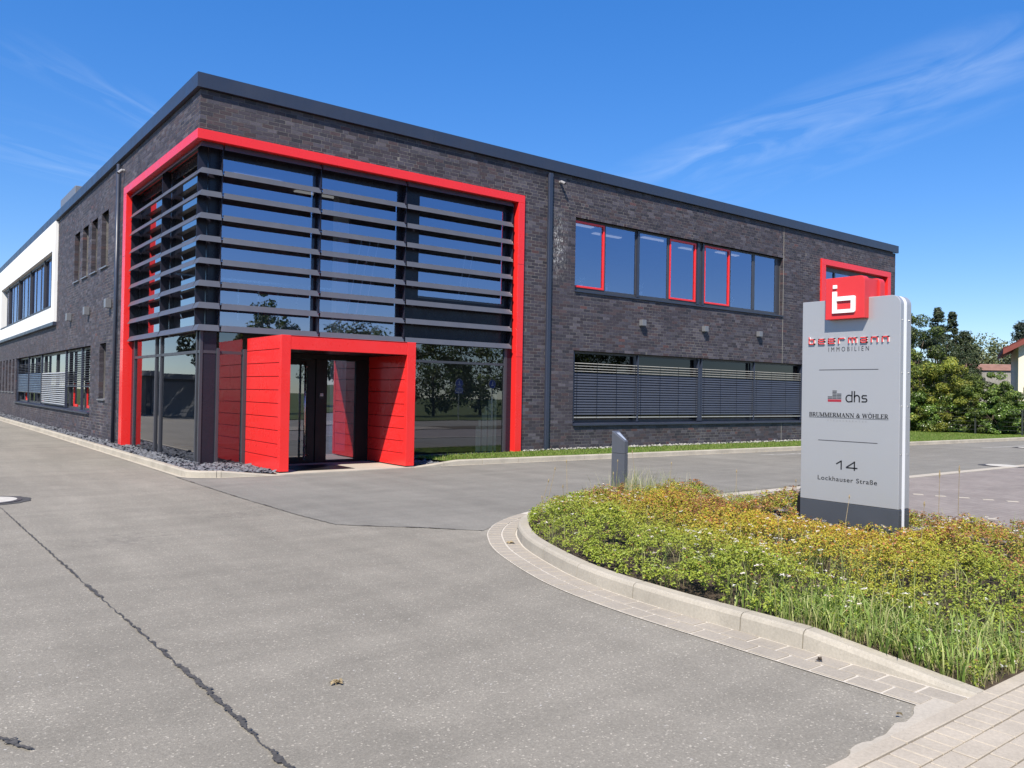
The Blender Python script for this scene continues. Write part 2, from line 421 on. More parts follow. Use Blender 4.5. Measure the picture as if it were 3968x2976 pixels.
class MB:
    def __init__(s): s.v, s.f = [], []
    def add(s, vs, fs, mp=None):
        n = len(s.v)
        if mp: vs = [mp(*p) for p in vs]
        s.v += [tuple(p) for p in vs]
        fl = mp is Lm
        s.f += [tuple(n + i for i in (tuple(reversed(f)) if fl else f)) for f in fs]
        return s
    def box(s, u0, u1, d0, d1, z0, z1, mp=None):
        return s.add([(u0, d0, z0), (u1, d0, z0), (u1, d1, z0), (u0, d1, z0), (u0, d0, z1), (u1, d0, z1), (u1, d1, z1), (u0, d1, z1)], BOXF, mp)
    def quad(s, a, b, c, d, mp=None): return s.add([a, b, c, d], [(0, 1, 2, 3)], mp)
    def prism_u(s, poly, u0, u1, mp=None):        # poly in (d, z), extruded along u
        n = len(poly)
        vs = [(u0, d, z) for d, z in poly] + [(u1, d, z) for d, z in poly]
        fs = [tuple(range(n)), tuple(reversed(range(n, 2 * n)))] + [(i, i + n, (i + 1) % n + n, (i + 1) % n) for i in range(n)]
        return s.add(vs, fs, mp)
    def prism_z(s, poly, z0, z1):                  # poly in (x, y) counter-clockwise
        n = len(poly)
        vs = [(x, y, z0) for x, y in poly] + [(x, y, z1) for x, y in poly]
        fs = [tuple(reversed(range(n))), tuple(range(n, 2 * n))] + [(i, (i + 1) % n, (i + 1) % n + n, i + n) for i in range(n)]
        return s.add(vs, fs)
    def tube(s, pts, radii, k=8, cap=True):
        pts = [Vector(p) for p in pts]; n0 = len(s.v); n = len(pts)
        if isinstance(radii, (int, float)): radii = [radii] * n
        for i, p in enumerate(pts):
            t = (pts[min(i + 1, n - 1)] - pts[max(i - 1, 0)]).normalized()
            a = Vector((1, 0, 0)) if abs(t.z) > 0.9 else Vector((0, 0, 1))
            e1 = t.cross(a).normalized(); e2 = t.cross(e1).normalized()
            for j in range(k):
                an = 2 * math.pi * j / k
                s.v.append(tuple(p + radii[i] * (math.cos(an) * e1 + math.sin(an) * e2)))
        for i in range(n - 1):
            for j in range(k):
                s.f.append((n0 + i * k + j, n0 + i * k + (j + 1) % k, n0 + (i + 1) * k + (j + 1) % k, n0 + (i + 1) * k + j))
        if cap:
            s.f.append(tuple(n0 + j for j in reversed(range(k)))); s.f.append(tuple(n0 + (n - 1) * k + j for j in range(k)))
        return s
    def build(s, name, mat, parent=None, bevel=0.0, smooth=False, kind=None, label=None, category=None, group=None, origin=None, seg=1):
        if parent is not None: off = WLOC[parent.name]
        elif origin is not None: off = Vector(origin)
        else: off = Vector((0, 0, 0))
        me = bpy.data.meshes.new(name)
        me.from_pydata([(p[0] - off.x, p[1] - off.y, p[2] - off.z) for p in s.v], [], s.f)
        me.materials.append(MATS[mat])
        if smooth: me.polygons.foreach_set('use_smooth', [True] * len(me.polygons))
        o = bpy.data.objects.new(name, me)
        link(o, parent)
        if parent is None:
            o.location = off; WLOC[o.name] = off
        if bevel:
            b = o.modifiers.new('bevel', 'BEVEL'); b.width = bevel; b.segments = seg; b.limit_method = 'ANGLE'; b.angle_limit = math.radians(40)
        tag(o, label, category, group, kind)
        return o

def np_mesh(name, verts, faces, mat, cols=None, parent=None, smooth=False, origin=None, **props):
    """verts (N,3), faces (M,3|4), cols (N,3)"""
    off = np.array(WLOC[parent.name]) if parent is not None else (np.array(origin) if origin is not None else np.zeros(3))
    me = bpy.data.meshes.new(name)
    nv, (nf, k) = len(verts), faces.shape
    me.vertices.add(nv); me.loops.add(nf * k); me.polygons.add(nf)
    me.vertices.foreach_set('co', (verts - off).astype(np.float32).ravel())
    me.loops.foreach_set('vertex_index', faces.astype(np.int32).ravel())
    me.polygons.foreach_set('loop_start', np.arange(0, nf * k, k, dtype=np.int32))
    me.polygons.foreach_set('use_smooth', np.full(nf, bool(smooth)))
    if cols is not None:
        a = me.attributes.new('col', 'FLOAT_COLOR', 'POINT')
        a.data.foreach_set('color', np.concatenate([cols, np.ones((nv, 1))], 1).astype(np.float32).ravel())
    me.materials.append(MATS[mat]); me.update(calc_edges=True)
    o = bpy.data.objects.new(name, me); link(o, parent)
    if parent is None:
        o.location = tuple(off); WLOC[o.name] = Vector(tuple(off))
    tag(o, **props)
    return o

def copy_obj(src, parent):
    c = src.copy(); COL.objects.link(c); c.parent = parent; WLOC[c.name] = WLOC[parent.name]
    return c

def leaf_arrays(P, Nrm, size, col, aspect=0.55, fold=0.15):
    """one folded four-point leaf per row; returns verts, tris, cols"""
    n = len(P)
    Nrm = Nrm / (np.linalg.norm(Nrm, axis=1, keepdims=True) + 1e-9)
    t = rng.normal(size=(n, 3)); t -= (t * Nrm).sum(1, keepdims=True) * Nrm
    t /= np.linalg.norm(t, axis=1, keepdims=True) + 1e-9
    b = np.cross(Nrm, t); s = size[:, None]
    v = np.empty((n, 4, 3))
    v[:, 0] = P - t * s * 0.5; v[:, 2] = P + t * s * 0.5
    v[:, 1] = P + b * s * aspect * 0.5 + Nrm * s * fold; v[:, 3] = P - b * s * aspect * 0.5 + Nrm * s * fold
    base = np.arange(n)[:, None] * 4
    f = np.concatenate([base + [0, 1, 2], base + [0, 2, 3]], 0)
    c = np.repeat(col, 4, 0)
    return v.reshape(-1, 3), f, c

def blades(P, h, lean, width, col, tipcol=None):
    """bent grass blades: two segments, five points"""
    n = len(P); a = rng.uniform(0, 2 * np.pi, n)
    d = np.stack([np.cos(a), np.sin(a), np.zeros(n)], 1); w = np.stack([-np.sin(a), np.cos(a), np.zeros(n)], 1)
    up = np.array([0, 0, 1.0]); H = h[:, None]; Ln = lean[:, None]; W = width[:, None]
    v = np.empty((n, 5, 3))
    v[:, 0] = P - w * W * 0.5; v[:, 1] = P + w * W * 0.5
    mid = P + up * H * 0.6 + d * Ln * H * 0.3
    v[:, 2] = mid - w * W * 0.4; v[:, 3] = mid + w * W * 0.4
    v[:, 4] = P + up * H * (1 - 0.25 * Ln) + d * Ln * H
    base = np.arange(n)[:, None] * 5
    f = np.concatenate([base + [0, 1, 3], base + [0, 3, 2], base + [2, 3, 4]], 0)
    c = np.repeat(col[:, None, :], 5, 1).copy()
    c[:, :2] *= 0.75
    if tipcol is not None: c[:, 4] = tipcol
    return v.reshape(-1, 3), f, c.reshape(-1, 3)

def vnoise(x, y, s, seed=0):
    """smooth value noise, vectorised"""
    x = np.asarray(x) / s + seed * 17.3; y = np.asarray(y) / s + seed * 7.7
    xi, yi = np.floor(x), np.floor(y); fx, fy = x - xi, y - yi
    fx = fx * fx * (3 - 2 * fx); fy = fy * fy * (3 - 2 * fy)
    def h(a, b): 
        q = np.sin(a * 127.1 + b * 311.7) * 43758.5453
        return q - np.floor(q)
    return (h(xi, yi) * (1 - fx) + h(xi + 1, yi) * fx) * (1 - fy) + (h(xi, yi + 1) * (1 - fx) + h(xi + 1, yi + 1) * fx) * fy

def in_poly(x, y, poly):
    r = np.zeros(len(x), bool); n = len(poly); j = n - 1
    for i in range(n):
        xi, yi = poly[i]; xj, yj = poly[j]
        cnd = ((yi > y) != (yj > y)) & (x < (xj - xi) * (y - yi) / (yj - yi + 1e-12) + xi)
        r ^= cnd; j = i
    return r

# ================================================================== THE GROUND
g = MB(); g.quad((-900, -900, -0.06), (900, -900, -0.06), (900, 900, -0.06), (-900, 900, -0.06)); g.build('ground', 'meadow', kind='structure')
g = MB(); g.quad((-70, -27, 0), (95, -27, 0), (95, 62, 0), (-70, 62, 0)); g.build('asphalt_road', 'asphalt_old', kind='structure')

def kerb_y(x): return -1.75 - 0.036 * (x - 4.0)
yard = [(-0.70, -1.40), (-0.69, -4.4), (-0.63, -6.6), (-0.54, -7.55), (-0.32, -7.82), (0.2, -8.3), (0.72, -8.86), (1.3, -8.45), (2.11, -8.0), (3.2, -7.72), (5.0, -7.9), (20, -8.25), (60, -8.6), (60, -3.6), (33, kerb_y(33)), (18, kerb_y(18)), (4.05, kerb_y(4.05)), (4.05, -1.7), (1.05, -1.7), (1.05, -1.9), (0.3, -1.97), (-0.1, -1.9), (-0.5, -1.6), (-0.6, -1.4)]
g = MB(); g.add([(x, y, 0.004) for x, y in yard], [tuple(range(len(yard)))]); g.build('asphalt_yard', 'asphalt_yard', kind='structure')

# parking bays of reddish pavers, their pale edging and white marker pavers
g = MB(); g.quad((4.84, -14.6, 0.006), (60, -14.6, 0.006), (60, -8.62, 0.006), (4.84, -8.35, 0.006)); pk = g.build('parking_paving', 'parking_paving', kind='structure')
g = MB(); g.prism_z([(4.84, -8.34), (60, -8.61), (60, -8.36), (4.84, -8.10)], -0.02, 0.016); g.build('parking_edging', 'haunch_concrete', kind='structure')
mk = None
for (x0, y0, x1, y1) in [(9.11, -9.78, 9.20, -9.91), (9.21, -10.10, 9.31, -10.23), (9.34, -10.42, 9.44, -10.55), (9.43, -10.76, 9.53, -10.89), (9.54, -11.08, 9.65, -11.21), (9.66, -11.4, 9.77, -11.53), (9.0, -9.45, 9.09, -9.58), (7.17, -11.74, 7.24, -11.83), (7.25, -12.05, 7.32, -12.14)]:
    b = MB(); dx, dy = x1 - x0, y1 - y0; L = math.hypot(dx, dy); nx, ny = -dy / L * 0.05, dx / L * 0.05
    b.prism_z([(x0 - nx, y0 - ny), (x1 - nx, y1 - ny), (x1 + nx, y1 + ny), (x0 + nx, y0 + ny)], 0.0, 0.011)
    b.build('marker_paver', 'haunch_concrete', pk)

# worn pale paint on the yard
for q in ([(14.3, -2.95), (17.1, -3.55), (17.3, -3.0), (14.6, -2.85)], [(25.0, -4.5), (28.4, -4.75), (28.5, -4.45), (25.1, -4.3)]):
    g = MB(); g.add([(x, y, 0.0085) for x, y in q], [(0, 1, 2, 3)]); g.build('worn_marking', 'worn_paint', kind='structure')
# bitumen in the asphalt seams: irregular blobs strung along a line
def crack(path, wmax, gaps, seed, line=0.0045, step=0.03, prof=None):
    """a thin dark line with ragged blobs of bitumen sitting mostly on its right side"""
    r = random.Random(seed); b = MB(); lay = 0
    for (ax, ay), (bx, by) in zip(path[:-1], path[1:]):
        L = math.hypot(bx - ax, by - ay); n = max(2, int(L / step)); tx, ty = (bx - ax) / L, (by - ay) / L
        for i in range(n):
            tt = (i + 0.5) / n; x = ax + (bx - ax) * tt + 0.006 * math.sin(31 * tt * L + seed); y = ay + (by - ay) * tt
            k = 0.65 * vnoise(np.array([x]), np.array([y]), 0.42, seed)[0] + 0.35 * vnoise(np.array([x]), np.array([y]), 0.11, seed + 3)[0]
            z = 0.0068 + 0.00004 * (lay % 40); lay += 1
            q = line * r.uniform(0.5, 1.3) if vnoise(np.array([x]), np.array([y]), 0.3, seed + 8)[0] > 0.25 else 0.0015
            b.quad((x - ty * q - tx * step * .6, y + tx * q - ty * step * .6, z), (x + ty * q - tx * step * .6, y - tx * q - ty * step * .6, z), (x + ty * q + tx * step * .6, y - tx * q + ty * step * .6, z), (x - ty * q + tx * step * .6, y + tx * q + ty * step * .6, z))
            if prof is not None: k = gaps + 0.2 * prof(y) if r.random() < 0.35 + 0.65 * prof(y) and prof(y) > 0 else 0
            if k > gaps:
                w = wmax * min(1.0, 0.35 + (k - gaps) * 3.2) * r.uniform(0.55, 1.15); ln = r.uniform(0.018, 0.05)
                off = w * 0.35; cx, cy = x + ty * off * -1, y + tx * off; m_ = 9; ph = r.random() * 6
                if tx * 0 + ty < 0: cx, cy = x - ty * off, y + tx * off
                ring = []
                for j in range(m_):
                    a_ = 2 * math.pi * j / m_; rr_ = 0.5 + 0.8 * r.random()
                    u_, v_ = math.cos(a_) * w * rr_, math.sin(a_) * ln * rr_ * 0.6
                    ring.append((cx - ty * u_ + tx * v_, cy + tx * u_ + ty * v_, z + 0.0017))
                n0 = len(b.v); b.v += ring; b.f.append(tuple(range(n0, n0 + m_)))
    return b
crack([(-3.62, -4.1), (-3.593, -5.8), (-3.521, -9.39), (-3.475, -11.17), (-3.45, -12.27), (-3.45, -13.6)], 0.020, 0.50, 3, prof=lambda y: 1.0 if (-12.85 < y < -11.3 and not -11.62 < y < -11.52) or -9.75 < y < -9.25 or y < -13.02 else 0.5 if -11.15 < y < -10.3 or -8.9 < y < -8.0 else 0.25 if -7.9 < y < -5.4 else 0.0).build('bitumen_seam', 'bitumen', kind='structure')
crack([(-0.69, -1.5), (-0.686, -4.44), (-0.62, -6.64), (-0.542, -7.58), (-0.316, -7.82), (0.2, -8.3), (0.72, -8.87)], 0.020, 0.60, 5).build('bitumen_seam', 'bitumen', kind='structure')
crack([(-4.45, -12.1), (-4.30, -12.42)], 0.03, 0.45, 9, 0.002).build('bitumen_seam', 'bitumen', kind='structure')

# manhole covers
def manhole(loc, r, label):
    e = empty('manhole_cover', loc, label, 'manhole', 'manhole covers in the asphalt')
    x, y, z = loc
    k = 28
    ring = [(x + math.cos(2 * math.pi * i / k) * r * 1.28 * (1 + .05 * math.sin(i * 2.7)), y + math.sin(2 * math.pi * i / k) * r * 1.28) for i in range(k)]
    MB().prism_z(ring, -0.01, 0.0062).build('bitumen_collar', 'bitumen', e)
    ri = [(x + math.cos(2 * math.pi * i / k) * r, y + math.sin(2 * math.pi * i / k) * r) for i in range(k)]
    MB().prism_z(ri, -0.01, 0.014).build('rim', 'manhole_iron', e)
    rc = [(x + math.cos(2 * math.pi * i / k) * r * .86, y + math.sin(2 * math.pi * i / k) * r * .86) for i in range(k)]
    MB().prism_z(rc, 0.0, 0.019).build('lid', 'manhole_concrete', e)
manhole((-3.70, -3.33, 0), 0.41, 'pale concrete manhole cover at the left edge of the asphalt')
manhole((17.35, -8.0, 0.004), 0.42, 'pale manhole cover beside the parking edging on the right')
manhole((26.9, -5.2, 0.004), 0.42, 'pale manhole cover farther off near the lawn kerb')

# ---------------- kerbs
def sweep_stone(path, prof_at, joint=0.004):
    """path: list of (x,y,nx,ny) front-line points with inward normals; prof_at(i)-> list of (depth,z)"""
    b = MB(); rings = []
    for i, (x, y, nx, ny) in enumerate(path):
        rings.append([(x + nx * d, y + ny * d, z) for d, z in prof_at(i)])
    k = len(rings[0])
    for rr in rings: b.v += rr
    for i in range(len(rings) - 1):
        for j in range(k):
            b.f.append((i * k + j, i * k + (j + 1) % k, (i + 1) * k + (j + 1) % k, (i + 1) * k + j))
    b.f.append(tuple(reversed(range(k)))); b.f.append(tuple((len(rings) - 1) * k + j for j in range(k)))
    return b
def resample(pts, step):
    P = [Vector((x, y)) for x, y in pts]; out = []
    # Catmull-Rom
    Q = [P[0] * 2 - P[1]] + P + [P[-1] * 2 - P[-2]]
    dense = []
    for i in range(1, len(Q) - 2):
        for k in range(20):
            t = k / 20
            a, b, c_, d = Q[i - 1], Q[i], Q[i + 1], Q[i + 2]
            dense.append(0.5 * ((2 * b) + (c_ - a) * t + (2 * a - 5 * b + 4 * c_ - d) * t * t + (3 * b - a - 3 * c_ + d) * t ** 3))
    dense.append(P[-1])
    acc, cur = 0.0, dense[0]; out.append(dense[0])
    for p in dense[1:]:
        seg = (p - cur).length
        while acc + seg >= step:
            cur = cur + (p - cur) * ((step - acc) / seg); out.append(cur.copy()); seg = (p - cur).length; acc = 0
        acc += seg; cur = p
    if (out[-1] - dense[-1]).length > step * 0.3: out.append(dense[-1])
    else: out[-1] = dense[-1]
    return out
def with_normals(pts, side=1):
    o = []
    for i, p in enumerate(pts):
        t = (pts[min(i + 1, len(pts) - 1)] - pts[max(i - 1, 0)]).normalized()
        o.append((p.x, p.y, -t.y * side, t.x * side))
    return o

island_front = [(-0.15, -14.62), (-0.152, -14.08), (-0.155, -13.06), (-0.155, -12.5), (-0.13, -12.05), (-0.09, -11.68), (0.0, -11.24), (0.17, -10.7), (0.41, -10.08), (0.66, -9.62), (1.0, -9.14), (1.5, -8.68), (2.25, -8.27), (3.2, -8.02), (4.2, -7.97), (4.72, -8.02)]
RES = 0.04
ip = with_normals(resample(island_front, RES), -1)       # normals point into the bed (to the right of travel)
kerb = empty('kerb', (0, -12, 0), kind='structure')
def kerb_h(y):
    if y < -13.57: return 0.028 + (0.13 - 0.028) * max(0, (y + 14.62)) / 1.05
    return 0.13
seg_len = [1.05, 0.5, 1.04, 0.8, 0.8, 0.8, 0.8, 0.8, 0.8, 0.8, 0.8, 0.8]
i0 = 0
for L in seg_len:
    i1 = min(len(ip) - 1, i0 + int(round(L / RES)))
    if i1 - i0 < 3: break
    sub = ip[i0:i1 + 1]
    # pull ends in for the joint
    def prof(i, sub=sub):
        h = kerb_h(sub[i][1])
        return [(0.0, -0.06), (0.012, h - 0.030), (0.024, h - 0.010), (0.044, h), (0.135, h), (0.14, h - 0.006), (0.14, -0.06)]
    s2 = list(sub)
    a, b_ = Vector(s2[0][:2]), Vector(s2[1][:2]); dd = (b_ - a).normalized() * 0.004; s2[0] = (a.x + dd.x, a.y + dd.y, s2[0][2], s2[0][3])
    a, b_ = Vector(s2[-1][:2]), Vector(s2[-2][:2]); dd = (b_ - a).normalized() * 0.004; s2[-1] = (a.x + dd.x, a.y + dd.y, s2[-1][2], s2[-1][3])
    sweep_stone(s2, prof).build('kerb_stone', 'kerb_concrete', kerb)
    i0 = i1
    if i1 >= len(ip) - 1: break

# gutter: two rows of pavers outside the kerb, pale sand between them
gut_end = next(i for i, p in enumerate(ip) if p[0] > 2.3)
gp = ip[:gut_end]
b = MB()
for i, (x, y, nx, ny) in enumerate(gp):
    b.v += [(x + nx * 0.02, y + ny * 0.02, 0.006), (x - nx * 0.335, y - ny * 0.335, 0.006)]
for i in range(len(gp) - 1): b.f.append((2 * i, 2 * i + 2, 2 * i + 3, 2 * i + 1))
gutter = b.build('gutter', 'sand_joint', kind='structure')
def pt_at(s):
    f = s / RES; i = int(f); t = f - i; i = min(i, len(gp) - 2)
    a, c = gp[i], gp[i + 1]
    return [a[k] + (c[k] - a[k]) * t for k in range(4)]
tot = (len(gp) - 2) * RES
for row in range(2):
    s = 0.03 + 0.11 * row
    while s < tot - 0.3:
        y = pt_at(s)[1]
        L = 0.205 if y < -12.2 else (0.205 - 0.085 * min(1, (y + 12.2) / 1.6))
        L *= random.uniform(0.96, 1.04)
        s1 = min(tot, s + L)
        o0, o1 = 0.014 + row * 0.164, 0.014 + row * 0.164 + 0.146
        zt = 0.012 + random.uniform(-0.0015, 0.0025)
        q = []
        for ss in (s, (s + s1) / 2, s1):
            x, y, nx, ny = pt_at(ss); q.append(((x - nx * o0, y - ny * o0), (x - nx * o1, y - ny * o1)))
        poly = [q[0][1], q[0][0], q[1][0], q[2][0], q[2][1], q[1][1]]
        pb = MB().prism_z(poly, -0.03, zt)
        pb.build('paver', 'paver_concrete', gutter, bevel=0.003)
        s = s1 + 0.019

# pavement in the near right corner
walk = MB(); walk.quad((-8, -17.9, 0.018), (60, -17.9, 0.018), (60, -14.66, 0.018), (-8, -14.66, 0.018)); walk = walk.build('pavement', 'moss_joint', kind='structure')
x = -3.05
while x < 6:
    MB().box(x, x + 0.994, -14.700, -14.618, -0.1, 0.032).build('edging_stone', 'walk_concrete', walk, bevel=0.004); x += 1.0
x = -2.6; r_ = 0
while x < 1.6:
    MB().box(x, x + 0.0985, -14.852, -14.708, -0.05, 0.029 + random.uniform(-.0015, .0025)).build('paver', 'walk_concrete', walk, bevel=0.004); x += 0.105
for row in range(7):
    y1 = -14.859 - row * 0.118
    x = -2.4 + (0.105 if row % 2 else 0.0) + random.uniform(-.01, .01)
    while x < 0.9:
        MB().box(x, x + 0.198, y1 - 0.112, y1, -0.05, 0.029 + random.uniform(-.0015, .0025)).build('paver', 'walk_concrete', walk, bevel=0.004); x += 0.205
fld = []
y1 = -14.859; row = 0
while y1 > -17.75:
    x = -7.6 + (0.105 if row % 2 else 0.0)
    while x < 16:
        if row >= 7 or x >= 0.9 or x < -2.62: fld.append((x, x + 0.198, y1 - 0.112, y1))
        x += 0.205
    y1 -= 0.118; row += 1
x = 1.6
while x < 16: fld.append((x, x + 0.0985, -14.852, -14.708)); x += 0.105
x = -7.6
while x < -2.7: fld.append((x, x + 0.0985, -14.852, -14.708)); x += 0.105
fld = np.array(fld); nf_ = len(fld); zt_ = 0.029 + rng.uniform(-.0015, .0025, nf_)
Vp = np.empty((nf_, 8, 3))
for i_, (a_, b_, up_) in enumerate([(0, 2, 0), (1, 2, 0), (1, 3, 0), (0, 3, 0), (0, 2, 1), (1, 2, 1), (1, 3, 1), (0, 3, 1)]):
    Vp[:, i_] = np.stack([fld[:, a_], fld[:, b_], zt_ if up_ else np.full(nf_, 0.0)], 1)
np_mesh('paver_field', Vp.reshape(-1, 3), (np.arange(nf_)[:, None, None] * 8 + np.array([(4, 5, 6, 7), (0, 1, 5, 4), (1, 2, 6, 5), (2, 3, 7, 6), (3, 0, 4, 7)])[None]).reshape(-1, 4), 'walk_concrete', None, walk, kind='stuff')
# smear of concrete between asphalt and edging
b = MB(); top, bot = [], []
xs = np.linspace(-2.9, -0.20, 140)
for x in xs:
    w = 0.018 + 0.13 * max(0, min(1, (x + 1.5) / 1.05)) ** 1.6 * (0.35 + 1.2 * vnoise(np.array([x]), np.array([0.3]), 0.16, 4)[0]) + 0.07 * vnoise(np.array([x]), np.array([2.0]), 0.06, 2)[0] * max(0, vnoise(np.array([x]), np.array([5.0]), 0.2, 7)[0] - 0.2) * (1 if x > -2.2 else .3)
    if x > -0.62: w = min(w, 0.26 - 0.1 * (x + .62))
    top.append((x, -14.617 + w, 0.0088)); bot.append((x, -14.617, 0.0088))
b.v = top + bot; n = len(xs)
b.f = [(n + i, n + i + 1, i + 1, i) for i in range(n - 1)]
b.build('concrete_haunch', 'haunch_concrete', kind='structure')

# kerb along the building: left side, cut corner, then the front
kb = empty('kerb', (0, 0, 0), kind='structure')
def kerb_run(pts, stone, side, hfun=None, h0=0.125, w=0.12):
    P = resample(pts, 0.1); W = with_normals(P, side); k = int(round(stone / 0.1)); i = 0
    while i < len(W) - 1:
        j = min(len(W) - 1, i + k)
        if j - i < 1: break
        s2 = [list(q) for q in W[i:j + 1]]
        for e, nb in ((0, 1), (-1, -2)):
            a, c = Vector(s2[e][:2]), Vector(s2[nb][:2]); d = (c - a).normalized() * 0.004; s2[e][0] += d.x; s2[e][1] += d.y
        def prof(q):
            h = hfun(s2[q][0], s2[q][1]) if hfun else h0
            return [(0.0, -0.05), (0.010, h - 0.022), (0.022, h - 0.006), (0.036, h), (w, h), (w, -0.05)]
        sweep_stone(s2, prof).build('kerb_stone', 'kerb_concrete', kb)
        i = j
kerb_run([(-0.58, -1.3), (-0.61, 5), (-0.66, 14), (-0.80, 26), (-0.85, 40)], 1.0, -1)
kerb_run([(-0.58, -1.3), (-0.565, -1.50), (-0.46, -1.68), (-0.28, -1.82), (-0.06, -1.91)], 0.8, 1)
kerb_run([(-0.06, -1.91), (0.45, -1.97), (1.0, -2.02)], 1.3, 1, hfun=lambda x, y: 0.125 - 0.105 * max(0, min(1, (x + 0.06) / 1.0)))
kerb_run([(4.12, -1.76), (4.6, -1.80), (5.2, kerb_y(5.2)), (20, kerb_y(20)), (45, kerb_y(45))], 1.0, 1, hfun=lambda x, y: 0.02 + 0.105 * max(0, min(1, (x - 4.12) / 1.0)))
# concrete footing lip in front of the kerb
g = MB(); g.add([(-0.66, -1.3, 0.009), (-0.69, 5, 0.009), (-0.75, 14, 0.009), (-0.9, 26, 0.009), (-0.95, 40, 0.009), (-0.7, 40, 0.009), (-0.65, 14, 0.009), (-0.58, 5, 0.009), (-0.55, -1.3, 0.009)], [tuple(range(9))][::-1]); g.build('kerb_footing', 'haunch_concrete', kind='structure')
g = MB(); g.add([(-0.66, -1.3, 0.009), (-0.55, -1.3, 0.009), (-0.44, -1.62, 0.009), (-0.05, -1.84, 0.009), (1.06, -1.95, 0.009), (1.06, -2.08, 0.009), (-0.08, -1.98, 0.009), (-0.52, -1.74, 0.009), (-0.65, -1.5, 0.009)], [tuple(range(9))]); g.build('kerb_footing', 'haunch_concrete', kind='structure')
g = MB(); g.add([(4.05, -1.83, 0.009)] + [(x, kerb_y(x) - 0.07, 0.009) for x in (5, 20, 45)] + [(x, kerb_y(x) + 0.05, 0.009) for x in (45, 20, 5)] + [(4.05, -1.7, 0.009)], [tuple(range(8))]); g.build('kerb_footing', 'haunch_concrete', kind='structure')
# entrance slab under the portal
g = MB(); g.prism_z([(1.0, -2.0), (2.6, -1.93), (4.1, -1.82), (4.1, 0.16), (1.0, 0.16)], -0.05, 0.022); g.build('entrance_slab', 'haunch_concrete', kind='structure')
g = MB(); g.box(1.55, 2.75, -1.55, -0.45, 0.0, 0.028); g.build('doormat', 'door_black', label='black recessed doormat inside the red entrance portal', category='doormat')
# strip of ground by the left wall and corner (under the slate)
g = MB(); g.add([(-0.50, -1.3, 0.055), (-0.30, -1.72, 0.055), (0.2, -1.80, 0.05), (1.05, -1.84, 0.02), (1.05, 0.2, 0.03), (0.2, 0.2, 0.05), (0.2, 6.0, 0.05), (0.05, 6.0, 0.06), (0.05, 40, 0.06), (-0.78, 40, 0.06), (-0.55, 10, 0.06)], [tuple(range(11))]); g.build('slate_bed', 'soil', kind='structure')
# lawn in front of the brick wall and to the right of the building
lawn_poly = [(4.9, kerb_y(4.9) + 0.13), (20, kerb_y(20) + 0.12), (45, kerb_y(45) + 0.12), (45, 14), (27.6, 14), (27.6, 0.0), (8.3, 0.0), (8.3, -0.02), (4.75, -0.4)]
g = MB(); g.add([(x, y, 0.105) for x, y in lawn_poly], [tuple(range(len(lawn_poly)))]); g.build('lawn', 'lawn_base', kind='structure')
# ================================================================== THE OFFICE BUILDING
LEN, SIDE = 27.55, 40.0
B = empty('office_building', (0, 0, 0), 'two-storey dark brick office building with red entrance portal and dark sun louvres', 'building')
CH, Z0 = 0.0833, 0.0611
def course(z): return Z0 + CH * round((z - Z0) / CH)
ZT = course(7.56)

# openings in facade coordinates (u0,u1,z0,z1)
OPF = [(0.0, 8.15, 0.0, 6.70), (10.07, 19.79, course(4.475), course(6.49)), (10.07, 21.2, course(0.81), course(2.81)), (22.2, 27.0, 4.4, 6.66)]
OPL = [(0.0, 6.12, 0.0, 6.70), (10.42, 27.95, course(0.81), course(2.81)), (8.26, 9.12, course(1.22), course(2.81)),
       (8.28, 9.21, course(5.0), course(6.54)), (9.76, 10.63, course(5.0), course(6.54)), (11.13, 12.05, course(5.0), course(6.54)), (12.51, 13.42, course(5.0), course(6.54)),
       (16.72, 60, course(3.85), 8.0)] + [(28.6 + k * 1.35, 29.3 + k * 1.35, course(1.22), course(2.81)) for k in range(5)]

def fill_bricks(length, ops, odd):
    out = []; prev = []
    nrow = int(round((ZT - Z0) / CH))
    for k in range(nrow):
        zm = Z0 + (k + 0.5) * CH
        iv = [(0.0 if (k % 2 == odd) else 0.127, length)]
        for (a, b, z0, z1) in ops:
            if z0 < zm < z1:
                nv = []
                for (p, q) in iv:
                    if b <= p or a >= q: nv.append((p, q)); continue
                    if a > p: nv.append((p, a))
                    if b < q: nv.append((b, q))
                iv = nv
        cur = []
        for (p, q) in iv:
            u = p; first = True
            while u < q - 0.03:
                L = 0.240 if random.random() > 0.24 else 0.115
                if first and (k % 2): L = 0.115
                first = False
                for tr in range(3):
                    if any(abs(u + L - w) < 0.035 for w in prev): L = 0.240 if L < 0.2 else (0.115 if tr < 2 else 0.18)
                    else: break
                if q - (u + L) < 0.07: L = q - u
                out.append((u, u + L, Z0 + k * CH + 0.006, Z0 + (k + 1) * CH - 0.006)); cur.append(u + L)
                u += L + 0.012
        prev = cur
    return np.array(out)

def brick_colors(n):
    pal = np.array([(0.066, 0.060, 0.068), (0.082, 0.080, 0.092), (0.054, 0.048, 0.054), (0.078, 0.060, 0.060), (0.108, 0.104, 0.112), (0.092, 0.066, 0.066), (0.120, 0.066, 0.060), (0.044, 0.043, 0.050)])
    w = np.array([0.26, 0.20, 0.19, 0.14, 0.09, 0.03, 0.007, 0.083])
    c = pal[rng.choice(len(pal), n, p=w / w.sum())]
    return c * rng.uniform(0.80, 1.20, (n, 1)) * np.array([0.71, 0.66, 0.72])

